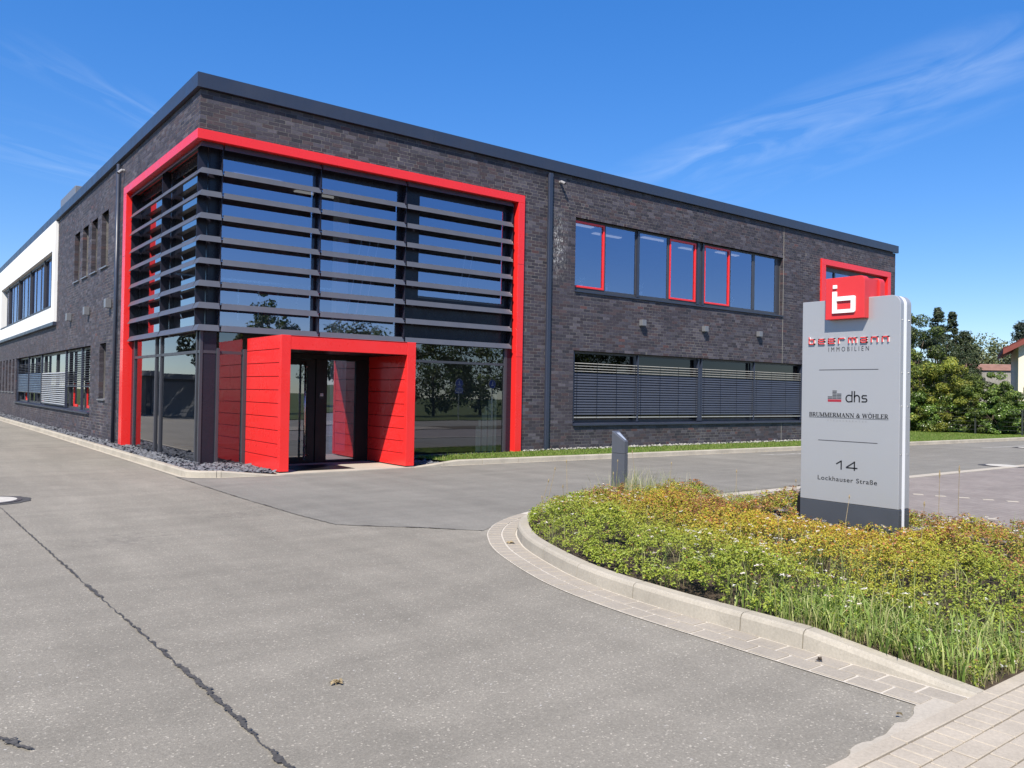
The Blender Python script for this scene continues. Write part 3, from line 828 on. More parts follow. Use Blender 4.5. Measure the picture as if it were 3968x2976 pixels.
DEP = 0.115
def brick_geo(rows, mp, col):
    """eight verts and five quads a brick, in world space"""
    n = len(rows); d0 = -rng.uniform(0, 0.0022, n); tl = rng.normal(0, 0.0007, (n, 2))
    V = np.empty((n, 8, 3))
    u0, u1, z0, z1 = rows.T
    for i, (u, z, front) in enumerate([(u0, z0, 1), (u1, z0, 1), (u1, z1, 1), (u0, z1, 1), (u0, z0, 0), (u1, z0, 0), (u1, z1, 0), (u0, z1, 0)]):
        d = d0 + tl[:, 0] * (1 if i in (0, 3) else -1) if front else np.full(n, DEP)
        if mp is Fm: V[:, i] = np.stack([u, d, z], 1)
        else: V[:, i] = np.stack([d, u, z], 1)
    q = np.array([(0, 1, 2, 3), (3, 2, 6, 7), (4, 5, 1, 0), (4, 0, 3, 7), (1, 5, 6, 2)])
    if mp is Lm: q = q[:, ::-1]
    return V, q, np.repeat(col, 8, 0).reshape(n, 8, 3)

def mortar_wall(length, ops, mp, name):
    b = MB(); us = sorted({0.008, length} | {min(max(v, 0.008), length) for o in ops for v in o[:2]}); zs = sorted({0.0, ZT} | {min(v, ZT) for o in ops for v in o[2:]})
    for a, c in zip(us[:-1], us[1:]):
        zrun = None
        for z0, z1 in zip(zs[:-1], zs[1:]):
            um, zm = (a + c) / 2, (z0 + z1) / 2
            if any(o[0] < um < o[1] and o[2] < zm < o[3] for o in ops): continue
            def edge_open(uu, zz): return any(o[0] < uu < o[1] and o[2] < zz < o[3] for o in ops)
            e0 = 0.006 if edge_open(a - 0.01, zm) else 0; e1 = 0.006 if edge_open(c + 0.01, zm) else 0
            e2 = 0.006 if edge_open(um, z0 - 0.01) else 0; e3 = 0.006 if edge_open(um, z1 + 0.01) else 0
            b.box(a + e0, c - e1, 0.0012, 0.30, z0 + e2, z1 - e3, mp)
    return b.build(name, 'mortar', B)
wall_f = mortar_wall(LEN, OPF, Fm, 'front_wall')
wall_l = mortar_wall(SIDE, OPL, Lm, 'side_wall')

rows_f = fill_bricks(LEN, OPF, 0); rows_l = fill_bricks(SIDE - 3, OPL, 1)
rows_f = rows_f[~((rows_f[:, 0] > 0) & (rows_f[:, 1] < 8.05) & (rows_f[:, 3] < 6.70))]
def score(rows, mp):
    um = (rows[:, 0] + rows[:, 1]) / 2; zm = (rows[:, 2] + rows[:, 3]) / 2
    C3 = np.stack([um, 0 * um, zm], 1) if mp is Fm else np.stack([0 * um, um, zm], 1)
    d = C3 - np.array(CAM); dist = np.linalg.norm(d, axis=1)
    cosn = np.abs(d[:, 1] if mp is Fm else d[:, 0]) / dist
    return (rows[:, 1] - rows[:, 0]) * cosn / dist ** 2
sc = np.concatenate([score(rows_f, Fm), score(rows_l, Lm)])
hid = np.concatenate([(rows_f[:, 2] > 6.62) & (rows_f[:, 2] < 6.74) & (rows_f[:, 0] < 8.2), (rows_l[:, 2] > 6.62) & (rows_l[:, 2] < 6.74) & (rows_l[:, 0] < 6.3)])
hid |= np.concatenate([rows_f[:, 3] > 7.42, rows_l[:, 3] > 7.42])
sc[hid] = 0
top = set(np.argsort(-sc)[:300].tolist())
allV, allF, allC, nb = [], [], [], 0
for rows, mp, off, wall in ((rows_f, Fm, 0, wall_f), (rows_l, Lm, len(rows_f), wall_l)):
    col = brick_colors(len(rows)); V, q, C8 = brick_geo(rows, mp, col)
    sel = np.array([(i + off) in top for i in range(len(rows))])
    for i in np.nonzero(sel)[0]:
        np_mesh('brick', V[i], q, 'brick_clay', C8[i], wall)
    V, C8 = V[~sel], C8[~sel]; n = len(V)
    f = (np.arange(n)[:, None, None] * 8 + q[None]).reshape(-1, 4)
    np_mesh('brickwork', V.reshape(-1, 3), f, 'brick_clay', C8.reshape(-1, 3), wall, kind='stuff')
# two movement joints on the front
for z0_, z1_ in ((0.09, course(0.81) - 0.06), (course(2.81) + 0.002, ZT)):
    MB().box(19.80, 19.822, -0.0045, 0.02, z0_, z1_, Fm).build('movement_joint', 'old_render', wall_f)

# roof and its metal fascia
O = 0.09
MB().box(-0.02, LEN, 0.02, SIDE, 7.60, 7.72).build('roof', 'roof_membrane', B)
xs_j = [-O, 5.4, 10.9, 16.4, 21.9, 25.2, LEN + O]
for a, c in zip(xs_j[:-1], xs_j[1:]):
    bb = MB().prism_u([(-O, 7.571), (-O, 7.86), (0.30, 7.86), (0.30, 7.80), (0.0, 7.80), (0.0, 7.571)], a + (0.0 if a == -O else 0.002), c - 0.002, Fm)
    if a == -O:
        bb.v = [((p[0] if p[0] > 0 or p[1] < -0.05 else p[1] if p[1] > -0.05 and abs(p[0] + O) < 1e-6 else p[0]), p[1], p[2]) for p in bb.v]
    bb.build('fascia_panel', 'anthracite', B)
ys_j = [-O, 5.4, 11.0, 16.6, 22.2, 27.8, 33.4, SIDE]
for a, c in zip(ys_j[:-1], ys_j[1:]):
    bb = MB().prism_u([(-O, 7.571), (-O, 7.859), (0.30, 7.859), (0.30, 7.80), (0.0, 7.80), (0.0, 7.571)], a + (0.002 if a > 0 else 0), c - 0.002, Lm)
    if a == -O:
        bb.v = [(p[0], (p[0] if abs(p[1] + O) < 1e-6 else p[1]), p[2]) for p in bb.v]
    bb.build('fascia_panel', 'anthracite', B)
# rooftop ventilation box
MB().box(0.8, 2.2, 18.6, 21.9, 7.7, 9.35).build('rooftop_vent', 'lamp_grey', B, bevel=0.02)

# right gable and back so that the volume is closed
MB().box(LEN - 0.3, LEN - 0.002, 0.30, SIDE, 0.0, 7.6).build('gable_wall', 'brick_far', B)
MB().box(0.3, LEN - 0.3, SIDE - 0.3, SIDE, 0.0, 7.6).build('back_wall', 'garage_dark', B)
# interior: slabs and partition walls
MB().box(8.35, LEN - 0.31, 0.34, SIDE - 0.31, 3.15, 3.45).box(0.34, 8.35, 6.4, SIDE - 0.31, 3.15, 3.45).box(4.95, 8.34, 0.42, 6.3, 3.0, 3.35).build('floor_slab', 'interior', B)
MB().box(0.32, LEN - 0.31, 0.32, SIDE - 0.31, 0.0, 0.045).build('ground_floor', 'interior_floor', B)
MB().box(0.32, LEN - 0.31, 0.32, SIDE - 0.31, 6.75, 6.9).build('ceiling', 'interior', B)
MB().box(8.25, 8.34, 0.34, 12, 0.05, 6.74).box(0.34, 8.24, 6.3, 6.39, 0.05, 6.74).box(8.35, LEN - 0.32, 6.0, 6.1, 0.05, 6.74).box(4.6, 4.7, 6.4, 36, 0.05, 6.74).box(21.5, 21.6, 0.4, 6, 0.05, 6.74).build('partition_wall', 'interior', B)
for (x, y, z) in [(11.6, 1.6, 6.74), (13.4, 2.2, 6.74), (15.0, 1.6, 6.74), (17.3, 2.0, 6.74), (18.9, 1.7, 6.74), (2.2, 2.8, 6.74), (4.0, 3.4, 6.74)]:
    MB().box(x - 0.6, x + 0.6, y - 0.08, y + 0.08, z - 0.03, z - 0.002).build('ceiling_light', 'ceiling_light', B)

MB().box(4.25, 4.55, 2.6, 2.9, 0.05, 6.74).build('lobby_column', 'white_clad', B)
MB().box(0.5, 4.9, 3.9, 6.29, 3.12, 3.34).build('gallery', 'interior', B)
for k in range(9):
    MB().box(0.6 + k * 0.52, 0.63 + k * 0.52, 3.92, 3.95, 3.34, 4.32).build('gallery_baluster', 'steel', B)
MB().box(0.5, 4.9, 3.9, 3.97, 4.32, 4.37).build('gallery_rail', 'steel', B)
for x0 in (4.05, 4.28, 4.50, 7.05, 7.27):
    MB().tube([(x0 - 0.42, 0.9, 3.0), (x0, 0.9, 5.2)], 0.012, 6).build('hanging_rod', 'sign_white', B)

# big red frame round the glazed corner
RZ1, RZ0, P_ = 6.754, 6.559, 0.06
rf = MB()
# top members with a mitre on the corner
def top_member(b, mp, end, sgn):
    pr_ = [(-P_, RZ0), (-P_, RZ1), (0.25, RZ1), (0.25, RZ0)]
    vs = [mp(d, d, z) if mp is Fm else mp(d, d, z) for d, z in pr_] + [mp(end, d, z) for d, z in pr_]
    fs = [(0, 1, 2, 3), (7, 6, 5, 4)] + [(i, i + 4, (i + 1) % 4 + 4, (i + 1) % 4) for i in range(4)]
    if mp is Lm: fs = [tuple(reversed(f)) for f in fs]
    b.add(vs, fs)
top_member(rf, Fm, 8.235, 1)
frame_red = rf.build('red_frame', 'red_panel', B, bevel=0.004)
rf = MB(); top_member(rf, Lm, 6.25, 1); rf.build('red_frame', 'red_panel', B, bevel=0.004)
MB().box(8.03, 8.235, -P_, 0.25, 0.06, RZ0 - 0.002, Fm).build('red_frame', 'red_panel', B, bevel=0.004)
MB().box(5.93, 6.25, -P_, 0.17, 0.04, 2.77, Lm).build('red_frame', 'red_panel', B, bevel=0.004)
MB().box(5.93, 6.25, -P_, 0.08, 2.772, RZ0 - 0.002, Lm).build('red_frame', 'red_panel', B, bevel=0.004)
MB().box(5.935, 6.24, 0.081, 0.30, 2.772, RZ0 - 0.003, Lm).build('added_jamb_lining', 'dark_panel', B)  # dark lining added so the side glass mirrors less of the red jamb
for zc in (2.55, 4.95):
    MB().box(8.028, 8.237, -P_ - 0.001, -P_ + 0.01, zc, zc + 0.006, Fm).build('frame_joint', 'door_black', frame_red)
    MB().box(5.928, 6.252, -P_ - 0.001, -P_ + 0.01, zc, zc + 0.006, Lm).build('frame_joint', 'door_black', frame_red)

# glazing behind the louvres
GU, GL = 0.30, 0.17
def pane(b, u0, u1, d, z0, z1, mp): return b.quad((u0, d, z0), (u1, d, z0), (u1, d, z1), (u0, d, z1), mp)
def add_pane(u0, u1, d, z0, z1, mp, mat, parent=B, name='pane'):
    return pane(MB(), u0, u1, d, z0, z1, mp).build(name, mat, parent)
cw = MB()
for mp, us in ((Fm, [(0.30, 0.56), (2.58, 2.74), (4.66, 5.26), (7.86, 8.04)]), (Lm, [(0.30, 0.40), (2.95, 3.1), (5.88, 5.95)])):
    for a, c_ in us: cw.box(a, c_, GU - 0.02, GU + 0.07, 2.86, RZ0 - 0.005, mp)
cw.box(0.31, 8.02, GU - 0.015, GU + 0.06, 6.33, 6.55, Fm); cw.box(0.31, 5.92, GU - 0.015, GU + 0.06, 6.33, 6.55, Lm)
curtain = cw.build('curtain_wall_frame', 'dark_panel', B, bevel=0.003)
MB().box(0.12, 8.02, 0.12, GU + 0.1, 2.78, 2.855, Fm).box(GU + 0.101, 5.92, 0.12, GU + 0.1, 2.78, 2.855, Lm).build('ledge', 'dark_frame', B)
for a, c_ in ((0.56, 2.58), (2.74, 4.66)): add_pane(a, c_, GU, 2.86, 6.33, Fm, 'glass_solar', curtain)
add_pane(5.26, 7.86, GU, 3.92, 6.33, Fm, 'glass_solar', curtain)
MB().box(5.26, 7.86, GU - 0.005, GU + 0.05, 2.86, 3.86, Fm).build('spandrel_panel', 'dark_panel', curtain)
MB().box(5.25, 7.87, GU - 0.018, GU + 0.05, 3.862, 3.918, Fm).build('transom', 'dark_frame', curtain)
add_pane(0.40, 2.95, GU, 2.86, 6.33, Lm, 'glass_side', curtain); add_pane(3.1, 5.88, GU, 2.86, 6.33, Lm, 'glass_side', curtain)

# lower glazing: mullions, transoms, panes
def post(u0, u1, z0, z1, mp, d0=0.13, d1=0.21): return MB().box(u0, u1, d0, d1, z0, z1, mp).build('mullion', 'dark_frame', B, bevel=0.004)
corner_post = MB().box(0.13, 0.19, 0.13, 0.19, 0.03, 2.78).build('mullion', 'dark_frame', B, bevel=0.004)
post(0.46, 0.52, 0.03, 2.42, Fm, 0.10); post(1.00, 1.08, 0.03, 2.42, Fm, 0.10); post(7.79, 7.88, 0.05, 2.78, Fm); post(4.03, 4.12, 0.03, 2.78, Fm)
for a in (0.34, 3.06, 3.50, 5.56): post(a, a + 0.065, 0.03, 2.78, Lm)
for u0, u1, mp in ((0.19, 0.46, Fm), (0.52, 1.0, Fm), (4.12, 7.79, Fm), (0.405, 3.06, Lm), (3.125, 3.50, Lm), (3.565, 5.56, Lm), (0.19, 0.34, Lm)):
    MB().box(u0, u1, 0.14, 0.20, 2.31, 2.37, mp).build('transom', 'dark_frame', B)
    MB().box(u0, u1, 0.14, 0.20, 0.03, 0.09, mp).build('sill_rail', 'dark_frame', B)
MB().box(0.19, 0.46, 0.150, 0.19, 0.09, 2.31, Fm).build('corner_panel', 'dark_panel', B)
MB().box(0.19, 0.46, 0.150, 0.19, 2.37, 2.78, Fm).build('corner_panel', 'dark_panel', B)
add_pane(0.19, 0.34, GL, 0.09, 2.31, Lm, 'glass_clear'); add_pane(0.19, 0.34, GL, 2.37, 2.78, Lm, 'glass_clear')
add_pane(0.52, 1.0, GL, 0.09, 2.31, Fm, 'glass_dark'); add_pane(0.52, 1.0, GL, 2.37, 2.78, Fm, 'glass_dark')
add_pane(4.12, 7.79, GL, 0.09, 2.31, Fm, 'glass_dark'); add_pane(4.12, 7.79, GL, 2.37, 2.78, Fm, 'glass_dark')
for a, c_ in ((0.405, 3.06), (3.125, 3.5), (3.565, 5.56)):
    add_pane(a, c_, GL, 0.09, 2.31, Lm, 'glass_clear'); add_pane(a, c_, GL, 2.37, 2.78, Lm, 'glass_clear')
MB().box(7.88, 8.03, 0.14, 0.24, 0.05, 2.78, Fm).box(5.625, 5.93, 0.16, 0.24, 0.03, 2.78, Lm).build('side_panel', 'dark_panel', B)
# vertical fabric blinds bunched inside the lower right pane
for k in range(7):
    x0 = 7.02 + k * 0.095
    MB().box(x0, x0 + 0.075, 0.26 + 0.02 * (k % 2), 0.28 + 0.02 * (k % 2), 0.10, 0.75 + 0.17 * k - (0.1 if k > 4 else 0)).build('vertical_blind', 'blind_fabric', B)

# sun louvres: blades on fins
prof_l = [(0.02, -0.008), (0.086, 0.118), (0.215, 0.118), (0.215, 0.111), (0.092, 0.110), (0.030, -0.008)]
levels = [6.445, 5.915, 5.465, 5.012, 4.560, 4.108, 3.655, 3.213, 2.765]
FB = [(0.487, 2.628), (2.628, 4.775), (4.775, 7.955)]
LB = [(0.357, 3.015), (3.015, 5.92)]
def louver_mesh(u0, u1, mp):
    b = MB().prism_u(prof_l, u0 + 0.012, u1 - 0.012, mp)
    n_ = len(prof_l)                       # ends cut back towards the wall
    for e_, sg_ in ((0, 1), (1, -1)):
        for i_ in range(n_):
            p_ = list(b.v[e_ * n_ + i_]); ax = 0 if mp is Fm else 1
            if prof_l[i_][1] > 0.05: p_[ax] += sg_ * 0.035
            b.v[e_ * n_ + i_] = tuple(p_)
    return b
for bay, mp in [(q, Fm) for q in FB] + [(q, Lm) for q in LB]:
    first = None
    for z in levels:
        if first is None:
            first = louver_mesh(bay[0], bay[1], mp).build('louver', 'louver_metal', B); first.location.z += z
        else:
            o = copy_obj(first, B); o.location.z = z
cl = MB()
rings = [[(d, 0.357 - 0.012, z) for d, z in prof_l], [(d, d, z) for d, z in prof_l], [(0.487 - 0.012, d, z) for d, z in prof_l]]
k = len(prof_l)
for rr in rings: cl.v += rr
for i in range(2):
    for j in range(k): cl.f.append((i * k + j, (i + 1) * k + j, (i + 1) * k + (j + 1) % k, i * k + (j + 1) % k))
cl.f += [tuple(range(k)), tuple(2 * k + j for j in reversed(range(k)))]
first = None
for z in levels:
    if first is None:
        first = cl.build('louver', 'louver_metal', B); first.location.z += z
    else:
        o = copy_obj(first, B); o.location.z = z
bolt0 = None
for u, mp in [(0.487, Fm), (2.628, Fm), (4.775, Fm), (7.955, Fm), (0.357, Lm), (3.015, Lm), (5.92, Lm)]:
    fin = MB().box(u - 0.007, u + 0.007, 0.075, GU - 0.03, 2.76, RZ0 - 0.004, mp).build('louver_fin', 'dark_panel', B)
    for z in levels[1:]:
        p = (u - 0.010, 0.075, z + 0.06) if mp is Fm else (0.085, u - 0.012, z + 0.075)
        if bolt0 is None:
            bolt0 = MB().tube([(-0.008, 0, 0), (0.008, 0, 0)], 0.011, 6).build('bolt', 'steel', fin); bo = bolt0
        else:
            bo = copy_obj(bolt0, fin)
        if mp is Lm: bo.rotation_euler.z = math.pi / 2
        bo.location = p

# entrance portal
PX0, PX1, PY0, PZ = 1.07, 4.02, -1.75, 2.645
portal = MB().box(PX0 + 0.001, PX1 - 0.001, PY0 + 0.004, 0.09, PZ - 0.02, PZ - 0.001).build('portal', 'red_panel', B)
MB().box(PX0, PX0 + 0.19, PY0, PY0 + 0.10, 0.045, PZ, Fm).build('portal_post', 'red_panel', portal, bevel=0.004)
MB().box(PX1 - 0.205, PX1, PY0, PY0 + 0.10, 0.045, PZ, Fm).build('portal_post', 'red_panel', portal, bevel=0.004)
MB().box(PX0 + 0.192, PX1 - 0.208, PY0 + 0.004, PY0 + 0.10, 2.376, PZ - 0.002).build('lintel_panel', 'red_panel', portal, bevel=0.004)
zs = [0.045, 0.304, 0.560, 0.820, 1.076, 1.337, 1.593, 1.854, 2.117, 2.380, 2.645]
for k in range(10):
    z0, z1 = zs[k] + (0.006 if k else 0), zs[k + 1] - 0.006
    MB().box(PX0 + 0.002, PX0 + 0.03, PY0 + 0.103, 0.09, z0, z1).build('cladding_panel', 'red_panel', portal, bevel=0.003)
    MB().box(PX1 - 0.03, PX1 - 0.002, PY0 + 0.103, 0.09, z0, z1).build('cladding_panel', 'red_panel', portal, bevel=0.003)
    z1 = min(z1, 2.372)
    if z1 - z0 > 0.05:
        MB().box(PX1 - 0.20, PX1 - 0.17, PY0 + 0.103, 0.09, z0, z1).build('cladding_panel', 'red_panel', portal, bevel=0.003)
        MB().box(PX0 + 0.16, PX0 + 0.188, PY0 + 0.103, 0.09, z0, z1).build('cladding_panel', 'red_panel', portal, bevel=0.003)
MB().box(PX0 + 0.032, PX0 + 0.158, PY0 + 0.103, 0.09, 0.06, 2.62).build('portal_core', 'door_black', portal)
MB().box(PX1 - 0.168, PX1 - 0.032, PY0 + 0.103, 0.09, 0.06, 2.62).build('portal_core', 'door_black', portal)
MB().box(PX0 + 0.19, PX1 - 0.205, PY0 + 0.102, 0.09, 2.38, 2.42).build('portal_ceiling', 'door_black', portal)
# doors: sill, posts, leaves
dy0, dy1 = -0.04, 0.03
MB().box(1.26, 3.82, dy0, dy1 + 0.05, 2.27, 2.38).box(1.26, 3.82, dy0, dy1 + 0.05, 0.0, 0.045).box(1.26, 1.40, dy0, dy1, 0.045, 2.27).box(2.54, 2.79, dy0 - 0.02, dy1, 0.045, 2.27).box(3.52, 3.82, dy0, dy1, 0.045, 2.27).build('door_frame', 'door_black', B, bevel=0.003)
dl = MB().box(1.42, 1.56, dy0 + 0.005, dy1, 0.05, 2.26).box(2.36, 2.535, dy0 + 0.005, dy1, 0.05, 2.26).box(1.56, 2.36, dy0 + 0.005, dy1, 2.14, 2.26).box(1.56, 2.36, dy0 + 0.005, dy1, 0.05, 0.16).build('door', 'door_black', B, bevel=0.003)
add_pane(1.56, 2.36, 0.0, 0.16, 2.14, Fm, 'glass_clear', dl)
MB().tube([(2.262, -0.13, 0.10), (2.262, -0.13, 2.20)], 0.023, 10).tube([(2.262, -0.13, 0.2), (2.40, -0.03, 0.2)], 0.012, 6).tube([(2.262, -0.13, 2.1), (2.40, -0.03, 2.1)], 0.012, 6).build('handle', 'steel', dl, smooth=True)
dr = MB().box(2.79, 2.81, dy0 + 0.005, dy1, 0.05, 2.26).box(3.50, 3.515, dy0 + 0.005, dy1, 0.05, 2.26).build('door', 'door_black', B)
add_pane(2.81, 3.50, 0.0, 0.07, 2.255, Fm, 'glass_solar', dr)
MB().box(2.62, 2.72, dy0 - 0.032, dy0 - 0.021, 1.42, 1.56).build('intercom', 'dark_panel', B)
MB().box(2.635, 2.705, dy0 - 0.036, dy0 - 0.033, 1.51, 1.525).box(2.635, 2.705, dy0 - 0.036, dy0 - 0.033, 1.475, 1.49).build('name_plate', 'sign_white', B)

# downpipes
MB().box(9.03, 9.15, -0.095, -0.015, 0.12, 7.50).build('downpipe', 'anthracite', B, bevel=0.008)
MB().box(9.16, 9.20, -0.05, -0.005, 0.12, 7.52).build('downpipe_rail', 'dark_frame', B)
MB().tube([(-0.07, 6.86, 0.12), (-0.07, 6.86, 7.5)], 0.045, 10).build('downpipe', 'anthracite', B, smooth=True)

# upper front window band
zb, zt = course(4.475), course(6.49)
wd = 0.135
w = MB()
w.box(10.07, 19.79, wd, 0.30, zb, zb + 0.10, Fm); w.box(10.07, 19.79, wd, 0.30, zt - 0.05, zt, Fm)
for a, c_ in ((10.07, 10.12), (11.29, 11.35), (12.58, 12.74), (13.97, 14.06), (15.29, 15.70), (16.98, 17.06), (18.22, 18.36), (19.53, 19.79)):
    w.box(a, c_, wd - 0.004, 0.30, zb + 0.10, zt - 0.05, Fm)
win = w.build('window', 'dark_frame', B, bevel=0.004)
for a, c_ in ((12.62, 12.70), (15.33, 15.42), (15.58, 15.66)):
    MB().box(a, c_, wd - 0.05, wd - 0.006, zb + 0.03, zt - 0.02, Fm).build('blind_guide', 'anthracite', win)
for a, c_, red in ((10.12, 11.29, 1), (11.35, 12.58, 0), (12.74, 13.97, 0), (14.06, 15.29, 1), (15.70, 16.98, 1), (17.06, 18.22, 0), (18.36, 19.53, 0)):
    z0, z1 = zb + 0.10, zt - 0.05
    if red:
        s = MB()
        for q in ((a, a + 0.055, z0, z1), (c_ - 0.055, c_, z0, z1), (a + 0.055, c_ - 0.055, z0, z0 + 0.055), (a + 0.055, c_ - 0.055, z1 - 0.055, z1)): s.box(q[0], q[1], wd - 0.022, wd + 0.05, q[2], q[3], Fm)
        s.build('sash', 'red_panel', win, bevel=0.004)
        add_pane(a + 0.055, c_ - 0.055, wd + 0.02, z0 + 0.055, z1 - 0.055, Fm, 'glass_solar', win)
    else:
        add_pane(a, c_, wd + 0.02, z0, z1, Fm, 'glass_solar', win)
MB().prism_u([(-0.045, zb - 0.05), (-0.045, zb - 0.012), (wd, zb + 0.012), (wd, zb - 0.02)], 10.06, 19.80, Fm).build('window_sill', 'anthracite', win)
# lower front window band with outside blinds
zb, zt = course(0.81), course(2.81)
w = MB(); w.box(10.07, 21.2, 0.19, 0.30, zb, zb + 0.09, Fm); w.box(10.07, 21.2, 0.19, 0.30, zt - 0.06, zt, Fm)
for a, c_ in ((10.07, 10.14), (12.62, 12.72), (15.36, 15.62), (18.26, 18.34), (21.1, 21.2)): w.box(a, c_, 0.188, 0.30, zb + 0.09, zt - 0.06, Fm)
win = w.build('window', 'dark_frame', B)
for a, c_ in ((10.14, 12.62), (12.72, 15.36), (15.62, 18.26), (18.34, 21.1)):
    add_pane(a, c_, 0.22, zb + 0.09, zt - 0.06, Fm, 'glass_shade', win)  # near-black tint puts the shade of the recessed window into the glass
for a in (10.115, 12.655, 15.40, 15.55, 18.285, 21.06):
    MB().box(a, a + 0.035, 0.045, 0.125, zb + 0.03, zt - 0.02, Fm).build('blind_guide', 'anthracite', win)
MB().box(15.43, 15.555, 0.06, 0.11, zb + 0.03, zt - 0.3, Fm).build('blind_guide', 'anthracite', win)
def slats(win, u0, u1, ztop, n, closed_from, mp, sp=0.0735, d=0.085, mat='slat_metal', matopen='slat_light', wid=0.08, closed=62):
    def prof(ang):
        pts = []
        for i in range(5):
            t = (i / 4 - 0.5) * wid; bow = 0.008 * (1 - (2 * i / 4 - 1) ** 2)
            pts.append((t * math.cos(ang) - bow * math.sin(ang), t * math.sin(ang) + bow * math.cos(ang)))
        lo = [(x + 0.0012 * math.sin(ang), y - 0.0012 * math.cos(ang)) for x, y in reversed(pts)]
        return [(d + x, y) for x, y in pts + lo]
    po = pc = None
    for k in range(n):
        z = ztop - k * sp
        if k < closed_from:
            if po is None:
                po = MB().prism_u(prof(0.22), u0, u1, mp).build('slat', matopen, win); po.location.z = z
            else:
                o = copy_obj(po, win); o.location.z = z + random.uniform(-.002, .002)
        else:
            if pc is None:
                pc = MB().prism_u(prof(math.radians(closed)), u0, u1, mp).build('slat', mat, win); pc.location.z = z
            else:
                o = copy_obj(pc, win); o.location.z = z + random.uniform(-.002, .002)
for u0, u1 in ((10.16, 12.645), (12.70, 15.39), (15.59, 18.275), (18.33, 21.05)):
    slats(win, u0, u1, 2.475, 20, 4, Fm)
    MB().box(u0, u1, 0.06, 0.115, 0.955, 0.985, Fm).build('bottom_rail', 'slat_light', win)
    for k in range(4):
        x = u0 + (u1 - u0) * (0.03 + k * 0.31); MB().box(x - 0.004, x + 0.004, 0.036, 0.04, 0.98, 2.5, Fm).build('blind_cord', 'door_black', win)
MB().prism_u([(-0.06, zb - 0.065), (-0.06, zb - 0.02), (0.19, zb + 0.02), (0.19, zb - 0.02)], 10.06, 21.21, Fm).build('window_sill', 'anthracite', win)

# red framed window at the far end of the front
w = MB()
rfr = MB().box(22.11, 27.1, -P_, 0.2, 6.525, 6.73, Fm).box(22.11, 22.385, -P_, 0.2, 4.52, 6.523, Fm).box(26.86, 27.1, -P_, 0.2, 4.52, 6.523, Fm).box(22.11, 27.1, -P_, 0.2, 4.3, 4.518, Fm).build('red_frame', 'red_panel', B, bevel=0.004)
w = MB().box(22.385, 26.86, 0.17, 0.28, 6.36, 6.52, Fm).box(22.385, 26.86, 0.17, 0.28, 4.52, 4.6, Fm)
for a in (22.39, 23.3, 24.55, 25.8, 26.78): w.box(a, a + 0.09, 0.165, 0.28, 4.6, 6.36, Fm)
win = w.build('window', 'dark_frame', B)
add_pane(22.4, 26.85, 0.2, 4.6, 6.36, Fm, 'glass_solar', win)

# left side: white bay with its window band
WX = -0.10
u0, u1, za, zc = 16.75, SIDE, 3.90, 7.555
wb = [(16.75, 17.33, 3.90, 7.555), (17.33, 33.88, 6.525, 7.555), (17.33, 33.88, 3.90, 4.48), (33.88, 34.6, 3.90, 7.555), (34.6, SIDE, 6.525, 7.555), (34.6, SIDE, 3.90, 4.48), (39.3, SIDE, 4.48, 6.525)]
bay = None
for (a, c_, z0, z1) in wb:
    o = MB().box(a + 0.003, c_ - 0.003, WX, 0.28, z0 + 0.003, z1 - 0.003, Lm)
    if bay is None: bay = o.build('white_bay', 'white_clad', B)
    else: o.build('cladding_panel', 'white_clad', bay)
MB().box(16.74, SIDE, WX - 0.02, 0.28, 3.77, 3.897, Lm).build('bay_flashing', 'anthracite', bay, bevel=0.004)
w = MB(); w.box(17.33, 33.88, 0.04, 0.28, 4.483, 4.56, Lm); w.box(17.33, 33.88, 0.04, 0.28, 6.43, 6.522, Lm)
for k in range(13):
    a = 17.36 + k * 1.285; w.box(a, a + 0.09, 0.072, 0.28, 4.56, 6.43, Lm)
    if k % 3 == 2: w.box(a + 0.02, a + 0.07, 0.0, 0.07, 4.5, 6.5, Lm)
win = w.build('window', 'dark_frame', B)
for k in range(12):
    a = 17.45 + k * 1.285; add_pane(a, a + 1.195, 0.09, 4.56, 6.43, Lm, 'glass_solar', win)
    if k in (2, 5, 8, 11): MB().box(a, a + 0.06, 0.03, 0.12, 4.57, 6.42, Lm).build('sash', 'red_panel', win)
MB().box(17.33, 33.88, WX - 0.03, 0.04, 4.483, 4.51, Lm).build('window_sill', 'anthracite', win)
win = MB().box(34.6, 39.3, 0.1, 0.2, 4.483, 6.52, Lm).build('window', 'dark_panel', B)

# left side: long lower window with blinds
zb, zt = course(0.81), course(2.81)
w = MB(); w.box(10.42, 27.95, 0.17, 0.30, zb, zb + 0.09, Lm); w.box(10.42, 27.95, 0.17, 0.30, zt - 0.07, zt, Lm)
us = [10.42, 12.05, 14.9, 17.6, 20.45, 22.3, 24.2, 26.1, 27.87]
for a in us: w.box(a, a + 0.08, 0.165, 0.30, zb + 0.09, zt - 0.07, Lm)
win = w.build('window', 'dark_frame', B)
for a, c_ in zip(us[:-1], us[1:]): add_pane(a + 0.08, c_, 0.22, zb + 0.09, zt - 0.07, Lm, 'glass_clear', win)
for (a, zz0, zz1) in ((14.2, zb + .09, 1.7), (11.9, zb + .09, 1.7), (21.4, zb + .09, 1.3), (26.0, zb + .09, 1.3)):
    MB().box(a, a + 0.07, 0.20, 0.28, zz0, zz1, Lm).box(a - 0.6, a, 0.20, 0.28, zz0, zz0 + 0.08, Lm).build('sash', 'red_panel', win)
slats(win, 10.48, 12.0, 2.66, 15, 15, Lm, mat='slat_metal', matopen='slat_metal')
slats(win, 12.08, 14.85, 2.66, 15, 15, Lm, matopen='slat_metal')
slats(win, 14.98, 20.4, 2.05, 16, 0, Lm, mat='slat_light', closed=40)
slats(win, 20.5, 24.1, 2.5, 17, 6, Lm, matopen='slat_metal')
slats(win, 24.2, 27.85, 2.5, 17, 6, Lm, matopen='slat_metal')
